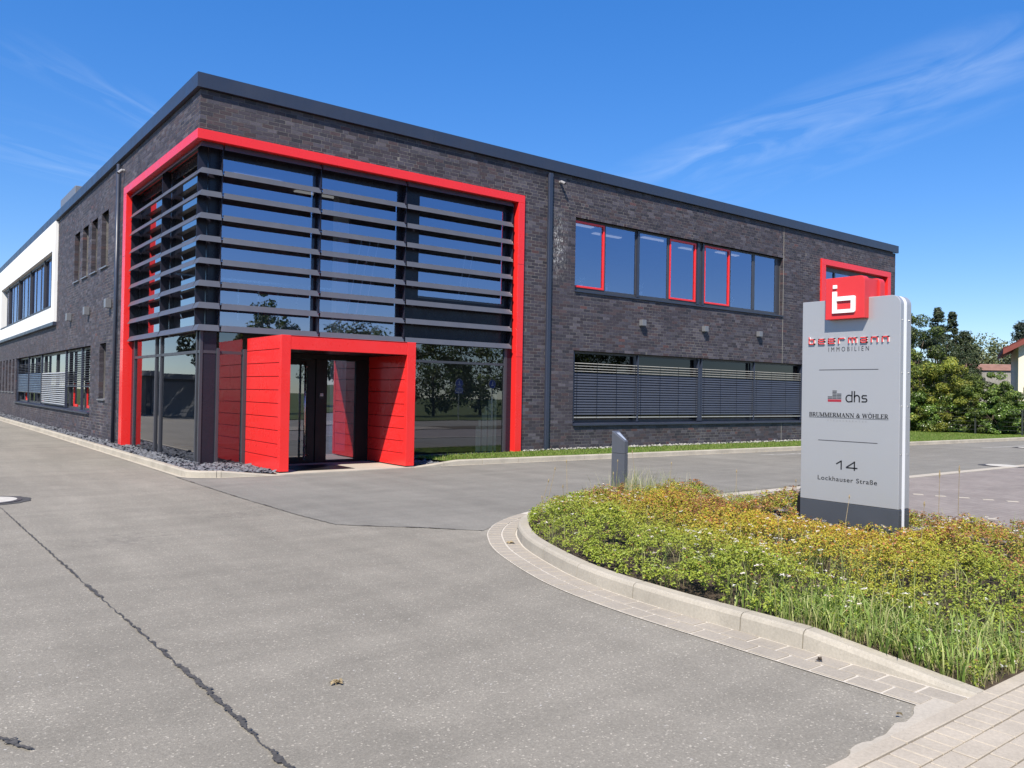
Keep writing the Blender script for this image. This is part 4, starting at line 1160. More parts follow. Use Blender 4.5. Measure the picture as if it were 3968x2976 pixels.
for a in (10.43, 12.02, 14.9, 20.44, 24.14, 27.88): MB().box(a, a + 0.05, 0.04, 0.12, zb + 0.03, zt - 0.02, Lm).build('blind_guide', 'anthracite', win)
for a, c_, z in ((10.48, 12.0, 1.56), (12.08, 14.85, 1.56), (14.98, 20.4, 0.88), (20.5, 27.8, 1.26)): MB().box(a, c_, 0.06, 0.11, z, z + 0.04, Lm).build('bottom_rail', 'anthracite', win)
MB().prism_u([(-0.07, zb - 0.06), (-0.07, zb - 0.01), (0.17, zb + 0.02), (0.17, zb - 0.02)], 10.38, 27.99, Lm).build('window_sill', 'anthracite', win)
# narrow windows on the left side
for (a, c_, z0, z1) in OPL[2:7] + OPL[8:]:
    w = MB(); w.box(a, c_, 0.20, 0.30, z0, z0 + 0.06, Lm); w.box(a, c_, 0.20, 0.30, z1 - 0.06, z1, Lm); w.box(a, a + 0.06, 0.20, 0.30, z0 + .06, z1 - .06, Lm); w.box(c_ - 0.06, c_, 0.20, 0.30, z0 + .06, z1 - .06, Lm)
    win = w.build('window', 'dark_frame', B)
    add_pane(a + 0.06, c_ - 0.06, 0.24, z0 + 0.06, z1 - 0.06, Lm, 'glass_dark', win)
    MB().prism_u([(-0.05, z0 - 0.03), (-0.05, z0 + 0.006), (0.2, z0 + 0.03), (0.2, z0 - 0.0)], a - 0.02, c_ + 0.02, Lm).build('window_sill', 'lamp_grey', win)

# ------------------------------------------------------------------ wall lamps, cameras (things fixed to the building)
def wall_lamp(u, z0, z1, mp, label, half=0.085, dep=0.145):
    loc = mp(u, 0.0, z0)
    e = empty('wall_lamp', loc, label, 'wall lamp', 'box lamps on the brick walls')
    MB().box(u - half, u + half, -dep, -0.012, z0, z1, mp).build('housing', 'lamp_grey', e, bevel=0.004)
    MB().box(u - half + 0.02, u + half - 0.02, -0.0125, -0.001, z0 + 0.02, z1 - 0.02, mp).build('wall_plate', 'dark_frame', e)
    MB().box(u - half + 0.015, u + half - 0.015, -dep + 0.015, -0.03, z0 - 0.004, z0 - 0.0005, mp).build('lens', 'bollard_lens', e)
wall_lamp(12.71, 3.655, 3.83, Fm, 'grey box lamp on the front brick wall, nearest the downpipe')
wall_lamp(15.55, 3.655, 3.83, Fm, 'grey box lamp on the front brick wall, middle of the three')
wall_lamp(18.38, 3.655, 3.83, Fm, 'grey box lamp on the front brick wall, nearest the pylon sign')
wall_lamp(7.75, 3.75, 3.99, Lm, 'grey box lamp on the shaded side wall, nearest the red frame', 0.12, 0.16)
wall_lamp(10.75, 3.75, 3.99, Lm, 'grey box lamp on the side wall, middle of the three', 0.12, 0.16)
wall_lamp(13.75, 3.75, 3.99, Lm, 'grey box lamp on the side wall, nearest the white bay', 0.12, 0.16)
def sec_cam(p, d, label):
    e = empty('security_camera', p, label, 'security camera')
    p = Vector(p); d = Vector(d).normalized()
    MB().tube([p, p + Vector((0, -0.05, 0)) if abs(d.y) > .5 else p + Vector((-0.05, 0, 0))], 0.045, 12).build('base', 'camera_white', e, smooth=False)
    q = p + (Vector((0, -0.08, -0.01)) if abs(d.y) > .5 else Vector((-0.08, 0, -0.01)))
    MB().tube([q - d * 0.03, q + d * 0.12], 0.04, 12).build('barrel', 'camera_white', e)
    MB().tube([q + d * 0.12, q + d * 0.126], 0.03, 12).build('lens', 'lens_black', e)
sec_cam((9.47, -0.006, 7.33), (0.2, -0.9, -0.5), 'small white security camera under the front fascia beside the downpipe')
sec_cam((-0.006, 6.45, 7.25), (-0.5, -0.2, -0.5), 'small grey security camera under the fascia on the side wall')

# ------------------------------------------------------------------ pale plants on the upper window sill
def sill_plant(x, h, label):
    e = empty('potted_plant', (x, 0.36, 4.60), label, 'potted plant', 'pale plants on the upper window sill')
    MB().tube([(x, 0.36, 4.60), (x, 0.36, 4.72)], [0.045, 0.06], 10).build('pot', 'pot_white', e, smooth=False)
    n = 26; a = rng.uniform(0, 2 * np.pi, n); rr = rng.uniform(0.02, 0.16, n)
    Pp = np.stack([x + np.cos(a) * rr, 0.36 + np.sin(a) * rr * 0.5, 4.74 + rng.uniform(0.0, h, n)], 1)
    c_ = np.tile(np.array([[0.75, 0.78, 0.70]]), (n, 1)) * rng.uniform(0.7, 1.3, (n, 1))
    v, f, cc = leaf_arrays(Pp, rng.normal(size=(n, 3)), rng.uniform(0.06, 0.13, n), c_, 0.35)
    np_mesh('leaves', v, f, 'leaf', cc, e)
MB().box(10.14, 19.7, 0.305, 0.46, 4.55, 4.598).build('inner_sill', 'white_clad', B)
for x, h, lb in ((10.62, 0.16, 'pale plant behind the leftmost red sash, upper window'), (11.6, 0.10, 'low pale plant in the second upper window pane from the left'), (13.05, 0.24, 'tall pale plant in the third upper window pane from the left'), (14.35, 0.12, 'pale plant behind the middle red sash, upper window'), (15.98, 0.22, 'pale plant behind the rightmost red sash, upper window'), (17.35, 0.20, 'pale bushy plant in the last but one upper window pane')):
    sill_plant(x, h, lb)

# ================================================================== PYLON SIGN
SX, SY0 = 3.46, -11.24                      # face plane, left edge; s runs towards -y
SG = empty('pylon_sign', (3.57, -11.80, 0.10), 'tall silver pylon sign with red cube logo standing in the shrub bed', 'sign')
def sg(s, z, d=0.0): return (SX - d, SY0 - s, z)          # d = proud of the face
def sign_outline(w=1.135, z0=0.48, z1=2.712, r=0.10):
    pts = [(0, z0), (w, z0)]
    for i in range(9):
        a = i / 8 * math.pi / 2; pts.append((w - r + r * math.cos(a), z1 - r + r * math.sin(a)))
    pts.append((0, z1))
    return pts
def plate(outline, d0, d1):
    """outline in (s,z), between depths d0 > d1 in front of the face"""
    b = MB(); n = len(outline)
    vs = [sg(s, z, d0) for s, z in outline] + [sg(s, z, d1) for s, z in outline]
    fs = [tuple(range(n)), tuple(reversed(range(n, 2 * n)))] + [(i, i + n, (i + 1) % n + n, (i + 1) % n) for i in range(n)]
    return b.add(vs, fs)
def rect(s0, s1, z0, z1): return [(s0, z0), (s1, z0), (s1, z1), (s0, z1)]
plate(sign_outline(), 0.0, -0.070).build('face_panel', 'sign_silver', SG, bevel=0.005, seg=2)
plate(sign_outline(1.1335, 0.12, 2.7105, 0.099), -0.0705, -0.128).build('light_strip', 'sign_white', SG)
plate(sign_outline(), -0.1285, -0.225).build('rear_panel', 'sign_silver', SG, bevel=0.005, seg=2)
plate(rect(0.0, 1.137, 0.04, 0.476), 0.002, -0.070).build('plinth', 'sign_dark', SG, bevel=0.003)
plate(rect(0.0, 1.137, 0.04, 0.476), -0.1285, -0.227).build('plinth', 'sign_dark', SG, bevel=0.003)
plate(rect(-0.05, 0.0, 0.04, 0.50), -0.02, -0.20).build('recess_shade', 'door_black', SG)  # black block put in for the shade of the recess beside the plinth
def cube_outline(r=0.05):
    pts = [(0.34, 2.485), (0.79, 2.485)]
    for i in range(7):
        a = i / 6 * math.pi / 2; pts.append((0.79 - r + r * math.cos(a), 2.94 - r + r * math.sin(a)))
    return pts + [(0.34, 2.94)]
plate(cube_outline(), 0.095, -0.001).build('logo_cube', 'red_sign', SG, bevel=0.004, seg=2)
plate(cube_outline(), -0.2255, -0.33).build('logo_cube', 'red_sign', SG, bevel=0.004, seg=2)
plate(rect(0.36, 0.77, 2.715, 2.92), -0.001, -0.2254).build('cube_bracket', 'red_sign', SG)
# white logo on the cube: a square b with an i dot
D0 = 0.097
def logo_piece(outline, name='logo'): return plate(outline, D0 + 0.018, D0 - 0.004)
sq = lambda s0, s1, z0, z1: rect(s0 - 0.017, s1 - 0.017, z0, z1)
lg = logo_piece(sq(0.452, 0.497, 2.818, 2.857)).build('logo', 'sign_white', SG, bevel=0.003)
rr = 0.022
outer = [(0.449, 2.549), (0.690, 2.549), (0.706, 2.555), (0.712, 2.570), (0.712, 2.705), (0.706, 2.722), (0.688, 2.728), (0.496, 2.728), (0.496, 2.786), (0.449, 2.786)]
inner = [(0.496, 2.587), (0.664, 2.587), (0.664, 2.681), (0.496, 2.681)]
def ring_plate(outer, inner, d0, d1, shift=-0.017):
    """flat letter with one hole, as strips between outer and inner"""
    b = MB()
    o = [(s + shift, z) for s, z in outer]; i_ = [(s + shift, z) for s, z in inner]
    return o, i_
b = MB()
for q in (rect(0.449, 0.496, 2.549, 2.786), rect(0.496, 0.700, 2.549, 2.587), rect(0.664, 0.712, 2.587, 2.712), rect(0.496, 0.664, 2.681, 2.728)):
    pl = plate([(s - 0.017, z) for s, z in q], D0 + 0.018, D0 - 0.004); b.add(pl.v, pl.f)
for q in ([(0.700, 2.549), (0.706, 2.553), (0.710, 2.560), (0.712, 2.570), (0.712, 2.587), (0.700, 2.587)], [(0.664, 2.712), (0.712, 2.712), (0.709, 2.720), (0.703, 2.726), (0.694, 2.728), (0.664, 2.728)]):
    pl = plate([(s - 0.017, z) for s, z in q], D0 + 0.018, D0 - 0.004); b.add(pl.v, pl.f)
b.build('logo', 'sign_white', SG)

# stroke letters -------------------------------------------------------
def strokes_mesh(strokes, d0, d1, grow=0.0):
    b = MB()
    for (x0, z0, x1, z1, w) in strokes:
        dx, dz = x1 - x0, z1 - z0; L = math.hypot(dx, dz) or 1e-6; ux, uz = dx / L, dz / L
        hw = w / 2 + grow; ex = grow
        px_, pz_ = -uz * hw, ux * hw
        q = [(x0 - ux * ex + px_, z0 - uz * ex + pz_), (x0 - ux * ex - px_, z0 - uz * ex - pz_), (x1 + ux * ex - px_, z1 + uz * ex - pz_), (x1 + ux * ex + px_, z1 + uz * ex + pz_)]
        pl = plate(q, d0, d1); b.add(pl.v, pl.f)
    return b
GB = {  # square letters in a 1 x 1 cell (x right, z up, x-height 1), half-stroke inset
    'b': [(0, 0, 0, 1.45), (0, 0, 1, 0), (1, 0, 1, 1), (0, 1, 1, 1)],
    'e': [(0, 0, 0, 1), (0, 0, 1, 0), (0, 1, 1, 1), (1, .5, 1, 1), (0, .5, 1, .5)],
    'r': [(0, 0, 0, 1), (0, 1, 1, 1)],
    'm': [(0, 0, 0, 1), (.5, 0, .5, 1), (1, 0, 1, 1), (0, 1, 1, 1)],
    'a': [(0, 1, 1, 1), (1, 0, 1, 1), (0, 0, 1, 0), (0, 0, 0, .5), (0, .5, 1, .5)],
    'n': [(0, 0, 0, 1), (1, 0, 1, 1), (0, 1, 1, 1)]}
for ch, s0, s1 in zip('beermann', (0.091, 0.210, 0.329, 0.449, 0.567, 0.706, 0.824, 0.944), (0.163, 0.287, 0.408, 0.524, 0.664, 0.782, 0.901, 1.018)):
    w = 0.0120; zb_, zt_ = 2.224, 2.286
    st = []
    for (x0, z0, x1, z1) in GB[ch]:
        X = lambda x: s0 + w / 2 + x * (s1 - s0 - w); Z = lambda z: zb_ + w / 2 + z * (zt_ - zb_ - w)
        ax, az, bx, bz = X(x0), Z(z0), X(x1), Z(z1)
        L = math.hypot(bx - ax, bz - az); ux, uz = (bx - ax) / L, (bz - az) / L
        st.append((ax - ux * w / 2, az - uz * w / 2, bx + ux * w / 2, bz + uz * w / 2, w))
    body = strokes_mesh(st, 0.014, -0.001, 0.0008).build('letter', 'sign_white', SG)
    strokes_mesh(st, 0.0185, 0.0135).build('letter_face', 'red_sign', body)

def text_on_sign(txt, s0, s1, z0, z1, mat, name='lettering', spacing=1.0, d=0.0015, bold=0.0):
    cu = bpy.data.curves.new('t', 'FONT'); cu.body = txt; cu.size = 1.0; cu.space_character = spacing; cu.offset = bold; cu.resolution_u = 4
    ob = bpy.data.objects.new('t', cu); COL.objects.link(ob)
    dg = bpy.context.evaluated_depsgraph_get(); me = bpy.data.meshes.new_from_object(ob.evaluated_get(dg))
    bpy.data.objects.remove(ob, do_unlink=True); bpy.data.curves.remove(cu)
    co = np.array([v.co[:] for v in me.vertices]); fs = [tuple(p.vertices) for p in me.polygons]
    bpy.data.meshes.remove(me)
    mn, mx = co.min(0), co.max(0)
    b = MB(); off = 0.001
    vs = []
    for x, y, _ in co:
        s = s0 + (x - mn[0]) / (mx[0] - mn[0]) * (s1 - s0); z = z0 + (y - mn[1]) / (mx[1] - mn[1]) * (z1 - z0)
        vs.append(sg(s, z, d))
    b.add(vs, fs)
    return b.build(name, mat, SG)
text_on_sign('IMMOBILIEN', 0.328, 0.796, 2.137, 2.188, 'print_dark', spacing=1.7)
plate(rect(0.217, 0.904, 1.933, 1.941), 0.0015, -0.001).build('rule', 'print_grey', SG)
plate(rect(0.217, 0.904, 1.149, 1.157), 0.0015, -0.001).build('rule', 'print_grey', SG)
# bar-chart emblem and dhs
plate(rect(0.327, 0.488, 1.583, 1.610), 0.0015, -0.001).build('emblem', 'print_red', SG)
b = MB()
for (s0, s1, n) in ((0.327, 0.379, 2), (0.382, 0.433, 6), (0.437, 0.488, 4)):
    for k in range(n):
        z0 = 1.616 + k * 0.0163; pl = plate(rect(s0, s1, z0, z0 + 0.0105), 0.0015, -0.001); b.add(pl.v, pl.f)
b.build('emblem', 'print_grey', SG)
def arc(cx, cz, rx, rz, a0, a1, w, n=8):
    o = []
    for i in range(n):
        t0 = math.radians(a0 + (a1 - a0) * i / n); t1 = math.radians(a0 + (a1 - a0) * (i + 1) / n)
        o.append((cx + rx * math.cos(t0), cz + rz * math.sin(t0), cx + rx * math.cos(t1), cz + rz * math.sin(t1), w))
    return o
w = 0.0130
d_ = [(0.612, 1.583, 0.612, 1.703, w)] + arc(0.5775, 1.6215, 0.034, 0.0365, 60, 300, w, 14) + [(0.594, 1.653, 0.612, 1.653, w), (0.594, 1.589, 0.612, 1.589, w)]
h_ = [(0.640, 1.583, 0.640, 1.703, w)] + arc(0.668, 1.630, 0.028, 0.0265, 180, 0, w, 10) + [(0.696, 1.583, 0.696, 1.632, w), (0.640, 1.63, 0.640, 1.66, w)]
s_ = [(0.780, 1.655, 0.742, 1.655, w), (0.742, 1.589, 0.724, 1.589, w)] + arc(0.742, 1.6395, 0.0155, 0.0165, 90, 270, w, 8) + [(0.742, 1.623, 0.765, 1.623, w)] + arc(0.765, 1.606, 0.0155, 0.017, 90, -90, w, 8) + [(0.765, 1.589, 0.722, 1.589, w)]
for st in (d_, h_, s_): strokes_mesh(st, 0.0015, -0.001, 0.0006).build('letter', 'print_dark', SG)
# serif capitals
T, t_ = 0.17, 0.065
def stem(x, w=T, z0=0, z1=1): return [(x, z0, x, z1, w)]
def ser(x, z, w=0.34): return [(x - w / 2, z, x + w / 2, z, 0.055)]
def istem(x, w=T): return stem(x, w) + ser(x, 0.0275) + ser(x, 0.9725)
def bowl(x, zc, rx, rz): return arc(x, zc, rx, rz, 90, -90, 0.12, 10)
GS = {
    'B': (0.78, istem(.18) + [(.18, .965, .42, .965, t_), (.18, .53, .42, .53, t_), (.18, .035, .42, .035, t_)] + bowl(.42, .75, .2, .215) + bowl(.42, .28, .24, .245)),
    'R': (0.86, istem(.18) + [(.18, .965, .42, .965, t_), (.18, .5, .42, .5, t_)] + bowl(.42, .735, .2, .23) + [(.42, .5, .72, .03, T)] + ser(.74, .0275, .2)),
    'U': (0.92, stem(.18, T, .28, 1) + ser(.18, .9725) + stem(.74, t_, .28, 1) + ser(.74, .9725, .28) + arc(.46, .28, .28, .25, 180, 360, .1, 12)),
    'M': (1.10, stem(.14, t_) + ser(.14, .0275, .26) + [(.14, .97, .50, .02, T), (.50, .02, .86, .97, t_)] + istem(.88) + ser(.14, .9725, .26)),
    'E': (0.76, istem(.18) + [(.18, .965, .62, .965, t_), (.18, .51, .5, .51, t_), (.18, .035, .64, .035, t_), (.62, .76, .62, .99, .06), (.65, 0, .65, .26, .06), (.5, .4, .5, .62, .05)]),
    'A': (0.92, [(.14, .03, .43, .98, t_), (.43, .98, .74, .03, T), (.25, .34, .62, .34, t_)] + ser(.13, .0275, .26) + ser(.75, .0275, .32)),
    'N': (0.98, stem(.16, t_) + ser(.16, .0275, .28) + [(.16, .96, .78, .02, T)] + stem(.78, t_) + ser(.78, .9725, .28) + ser(.12, .9725, .2)),
    '&': (0.98, arc(.42, .76, .17, .2, -60, 240, .09, 14) + [(.33, .6, .78, .03, .15)] + arc(.38, .28, .26, .25, 100, 330, .11, 14) + [(.6, .16, .82, .5, .06)] + ser(.8, .52, .24)),
    'W': (1.25, [(.14, .97, .40, .02, T), (.40, .02, .62, .97, t_), (.62, .97, .88, .02, T), (.88, .02, 1.1, .97, t_)] + ser(.14, .9725, .28) + ser(.62, .9725, .26) + ser(1.1, .9725, .24)),
    'Ö': (0.96, arc(.47, .5, .36, .46, 0, 360, .13, 24) + [(.34, 1.2, .34, 1.3, .1), (.6, 1.2, .6, 1.3, .1)]),
    'H': (0.98, istem(.18) + istem(.78) + [(.18, .51, .78, .51, t_)]),
    'L': (0.74, istem(.18) + [(.18, .035, .62, .035, t_), (.64, 0, .64, .27, .06)]), ' ': (0.34, [])}
txt = 'BRUMMERMANN & WÖHLER'
tw = sum(GS[c][0] for c in txt); x = 0; sc_ = (1.019 - 0.100) / tw; hz = 0.046
for c in txt:
    wd_, st = GS[c]
    if st:
        ss = [(0.100 + (x + a) * sc_, 1.415 + b_ * hz, 0.100 + (x + c_) * sc_, 1.415 + d * hz, w * sc_ * 1.05) for a, b_, c_, d, w in st]
        strokes_mesh(ss, 0.0015, -0.001, 0.0004).build('letter', 'print_dark', SG)
    x += wd_
plate(rect(0.100, 1.019, 1.4035, 1.4075), 0.0015, -0.001).build('rule', 'print_dark', SG)
text_on_sign('STEUERBERATER', 0.327, 0.782, 1.368, 1.385, 'print_faded', spacing=2.6)
w = 0.0145
strokes_mesh([(0.497, 0.842, 0.497, 0.942, w), (0.499, 0.937, 0.438, 0.900, w)], 0.0015, -0.001).build('numeral', 'print_dark', SG)
strokes_mesh([(0.650, 0.842, 0.650, 0.942, w), (0.654, 0.937, 0.556, 0.871, w), (0.553, 0.869, 0.685, 0.869, w)], 0.0015, -0.001).build('numeral', 'print_dark', SG)
text_on_sign('Lockhauser Straße', 0.217, 0.905, 0.710, 0.760, 'print_dark', spacing=1.12, bold=0.009)
for z in (0.42, 1.05, 1.55, 1.9, 2.45):          # screws on the narrow sides
    for xx in (SX + 0.04, SX + 0.18):
        MB().tube([(xx, SY0 - 1.134, z), (xx, SY0 - 1.141, z)], 0.006, 8).build('screw', 'steel', SG)

# ================================================================== BOLLARD LIGHT
BO = empty('bollard_light', (3.56, -8.27, 0.1), 'slim grey bollard with slanted top at the back of the shrub bed', 'bollard')
def slanted(poly, z0, tops):
    n = len(poly); vs = [(x, y, z0) for x, y in poly] + [(x, y, z) for (x, y), z in zip(poly, tops)]
    fs = [tuple(reversed(range(n))), tuple(range(n, 2 * n))] + [(i, (i + 1) % n, (i + 1) % n + n, i + n) for i in range(n)]
    return MB().add(vs, fs)
pl_ = [(3.50, -8.15), (3.50, -8.405), (3.575, -8.405), (3.645, -8.15)]
slanted(pl_, 0.05, [0.775] * 4).build('post', 'bollard_paint', BO, bevel=0.003)
slanted(pl_, 0.779, [1.095, 0.955, 0.955, 1.095]).build('head', 'bollard_paint', BO, bevel=0.003)
q = [(3.545, -8.20), (3.545, -8.375), (3.568, -8.375), (3.61, -8.20)]
lens = slanted(q, 0.9, [1.0705, 0.9745, 0.9745, 1.0705]); lens.build('lens', 'bollard_lens', BO)

# ================================================================== SHRUB BED
bed = [(p[0] + p[2] * 0.139, p[1] + p[3] * 0.139) for p in ip[::3]] + [(4.75, -8.2), (4.75, -14.60)]
def soil_z(x, y):
    return np.minimum(0.085, np.array([kerb_h(v) for v in np.atleast_1d(y)]) - 0.012) + 0.02 * (vnoise(x, y, 0.25, 51) - 0.5) * (np.atleast_1d(y) > -14.3)
kx = np.array([p[0] + p[2] * 0.07 for p in ip]); ky = np.array([p[1] + p[3] * 0.07 for p in ip])
sv, sf = [], []; ys_ = np.linspace(-14.617, -8.06, 110); nx_ = 60
for yy in ys_:
    x0 = np.interp(yy, ky, kx) if yy < ky.max() else 4.0
    xx = np.linspace(x0, 4.83, nx_); zz_ = soil_z(xx, np.full(nx_, yy)); sv += list(zip(xx, [yy] * nx_, zz_))
for j in range(len(ys_) - 1):
    for i in range(nx_ - 1): sf.append((j * nx_ + i, j * nx_ + i + 1, (j + 1) * nx_ + i + 1, (j + 1) * nx_ + i))
np_mesh('planting_bed', np.array(sv), np.array(sf), 'soil', None, smooth=True, kind='structure')
BX0, BX1, BY0, BY1 = -0.1, 4.8, -14.62, -7.95
# distance to the kerb line, for the mounding
edge = np.array([(p[0], p[1]) for p in ip])
def edge_dist(x, y):
    d = np.full(len(x), 9.0)
    for k in range(0, len(edge), 4):
        d = np.minimum(d, np.hypot(x - edge[k, 0], y - edge[k, 1]))
    d = np.minimum(d, np.abs(4.78 - x)); d = np.minimum(d, np.abs(y + 14.62))
    return d
def canopy(x, y):
    d = edge_dist(x, y)
    h = 0.07 + 0.25 * np.clip((d - 0.10) / 0.55, 0, 1) ** 0.7
    h *= 0.62 + 0.72 * vnoise(x, y, 0.5, 1)
    h += 0.06 * (vnoise(x, y, 0.26, 2) - 0.5) + 0.11 * (vnoise(x, y, 0.16, 61) - 0.5) + 0.03 * (vnoise(x, y, 0.07, 62) - 0.5)
    sgn_ = np.clip(1 - np.abs(y + 11.85) / 1.25, 0, 1) * np.clip(1 - np.abs(x - 3.2) / 1.0, 0, 1)
    h *= 1 - 0.50 * np.clip(sgn_ * 2.0, 0, 1)
    # lower, thinner growth in the near corner where grass took over
    near = np.clip((-12.9 - y) / 1.2, 0, 1)
    return soil_z(x, y) + np.clip(h * (1 - 0.55 * near * np.clip(1.6 - x, 0, 1)), 0.03, 0.5)
def near_mask(x, y):     # share of shrubs: less in the grassy near corner
    gk = np.clip((-12.75 - y) / 0.8, 0, 1) * np.clip((1.15 - x) / 0.8, 0, 1)
    return gk
def shrub_colors(x, y, up, n):
    green = np.array([0.18, 0.235, 0.028]); yel = np.array([0.42, 0.33, 0.03]); ora = np.array([0.50, 0.20, 0.04]); brn = np.array([0.30, 0.125, 0.055]); dk = np.array([0.05, 0.08, 0.014]); lime = np.array([0.29, 0.34, 0.045])
    k1 = vnoise(x, y, 0.9, 11); k2 = vnoise(x, y, 0.35, 12)
    d = edge_dist(x, y)
    # yellow increases towards the middle of the bed
    yf = np.clip((d - 0.5) / 1.1, 0, 1) * (0.36 + 0.9 * k1) + rng.normal(0, 0.12, n) + 0.5 * np.exp(-(((x - 2.9) / 0.8) ** 2 + ((y + 12.0) / 0.8) ** 2))
    bf = np.clip((x - 1.2) / 1.8, 0, 1) * np.clip(k2 * 1.9 - 0.38, 0, 1) + rng.normal(0, 0.08, n)
    c = green + (lime - green) * rng.uniform(0, 1, n)[:, None]
    c = c + (yel - c) * np.clip(yf, 0, 1)[:, None] * (0.35 + 0.65 * up[:, None])
    r = rng.uniform(0, 1, n)
    c = np.where((r < 0.16 * np.clip(yf * 1.6 - 0.6, 0, 1))[:, None], ora, c)
    c = np.where((rng.uniform(0, 1, n) < np.clip(bf, 0, 0.8) * up * 0.85)[:, None], brn * rng.uniform(0.7, 1.4, (n, 1)), c)
    c = c * 0.9 + dk * 0.1
    return c * rng.uniform(0.75, 1.40, (n, 1))
def sample_bed(n):
    x = rng.uniform(BX0, BX1, n); y = rng.uniform(BY0, BY1, n)
    k = in_poly(x, y, bed) & (edge_dist(x, y) > 0.05)
    # keep the foot of the sign and bollard clear
    k &= ~((x > 3.44) & (x < 3.70) & (y > -12.40) & (y < -11.2))
    k &= ~((x > 3.48) & (x < 3.66) & (y > -8.42) & (y < -8.13))
    return x[k], y[k]
# rosettes: each shoot tip carries a whorl of small leaves
x, y = sample_bed(40000)
clump = vnoise(x, y, 0.16, 61) * 0.6 + vnoise(x, y, 0.07, 62) * 0.4; sel_ = rng.uniform(0, 1, len(x)) < np.clip((clump - 0.22) * 2.2, 0.08, 1); x, y = x[sel_], y[sel_]
dcam = np.hypot(x - CAM.x, y - CAM.y)
keep = (rng.uniform(0, 1, len(x)) < np.clip(1.25 - dcam / 18, 0.45, 1)) & (rng.uniform(0, 1, len(x)) > 0.80 * near_mask(x, y))
x, y = x[keep], y[keep]; H = canopy(x, y)
lev = rng.uniform(0, 1, len(x)) ** 0.45
sz = soil_z(x, y); zc = sz + (H - sz) * (0.35 + 0.65 * lev) + rng.normal(0, 0.012, len(x))
zc = np.maximum(zc, sz + 0.012)
K = 12
px_ = np.repeat(x, K); py_ = np.repeat(y, K); pz_ = np.repeat(zc, K); lv = np.repeat(lev, K); n = len(px_)
ang = rng.uniform(0, 2 * np.pi, n); rad = rng.uniform(0.006, 0.034, n)
P = np.stack([px_ + np.cos(ang) * rad, py_ + np.sin(ang) * rad, pz_ + rng.uniform(-0.022, 0.018, n)], 1)
Nr = np.stack([np.cos(ang) * 0.55, np.sin(ang) * 0.55, np.full(n, 0.95)], 1) + rng.normal(0, 0.28, (n, 3)) + np.array([-0.12, -0.10, 0.0])
v, f, c_ = leaf_arrays(P, Nr, rng.uniform(0.014, 0.030, n) * (0.7 + 0.6 * vnoise(px_, py_, 0.6, 71)), shrub_colors(px_, py_, lv, n), 0.58, 0.12)
np_mesh('spirea_groundcover', v, f, 'leaf', c_, kind='stuff', label='low spirea groundcover, green at the kerb and yellow to rusty farther in', category='groundcover')
# flower heads: flat clusters of tiny pinkish white petals
x, y = sample_bed(1500); fl = vnoise(x, y, 0.8, 21); keep = (fl > 0.52) | (rng.uniform(0, 1, len(x)) < 0.12)
x, y = x[keep][:520], y[keep][:520]; z = canopy(x, y) + 0.012
K = 9; n = len(x) * K; ang = rng.uniform(0, 2 * np.pi, n); rad = rng.uniform(0, 0.021, n)
P = np.stack([np.repeat(x, K) + np.cos(ang) * rad, np.repeat(y, K) + np.sin(ang) * rad, np.repeat(z, K) + rng.uniform(-0.004, 0.006, n)], 1)
tone = np.repeat(rng.uniform(0, 1, len(x)), K)[:, None]
col = np.array([0.74, 0.62, 0.60]) * (1 - tone) + np.array([0.70, 0.70, 0.66]) * tone
Nr = np.stack([rng.normal(0, .3, n), rng.normal(0, .3, n), np.ones(n)], 1)
v, f, c_ = leaf_arrays(P, Nr, rng.uniform(0.011, 0.019, n), col * rng.uniform(0.85, 1.1, (n, 1)), 0.9, 0.05)
np_mesh('spirea_flowers', v, f, 'petal', c_, kind='stuff', label='small pinkish white flower heads scattered over the groundcover', category='flowers')
# brown faded seed heads on the back half
x, y = sample_bed(2600); keep = (x > 1.9) & (vnoise(x, y, 0.35, 12) > 0.45); x, y = x[keep], y[keep]; z = canopy(x, y) + 0.014
K = 6; n = len(x) * K; ang = rng.uniform(0, 2 * np.pi, n); rad = rng.uniform(0, 0.022, n)
P = np.stack([np.repeat(x, K) + np.cos(ang) * rad, np.repeat(y, K) + np.sin(ang) * rad, np.repeat(z, K) + rng.uniform(-0.004, 0.006, n)], 1)
v, f, c_ = leaf_arrays(P, np.stack([rng.normal(0, .3, n), rng.normal(0, .3, n), np.ones(n)], 1), rng.uniform(0.010, 0.018, n), np.array([0.20, 0.09, 0.045]) * rng.uniform(0.6, 1.5, (n, 1)), 0.8, 0.05)
np_mesh('spirea_seed_heads', v, f, 'petal', c_, kind='stuff', label='rust brown faded flower heads over the back of the groundcover', category='seed heads')
# tall grass in the near corner and scattered through the bed
def grass_field(xy, hlo, hhi, wlo, whi, cols, lean=(0.15, 0.8)):
    x, y = xy; n = len(x)
    P = np.stack([x, y, soil_z(x, y)], 1)
    pal = np.array(cols); c_ = pal[rng.integers(0, len(pal), n)] * rng.uniform(0.75, 1.3, (n, 1))
    return blades(P, rng.uniform(hlo, hhi, n), rng.uniform(*lean, n), rng.uniform(wlo, whi, n), c_)
x, y = sample_bed(150000); gk = near_mask(x, y) * (0.4 + 0.9 * vnoise(x, y, 0.4, 31)); keep = rng.uniform(0, 1, len(x)) < gk * 0.38; x, y = x[keep], y[keep]
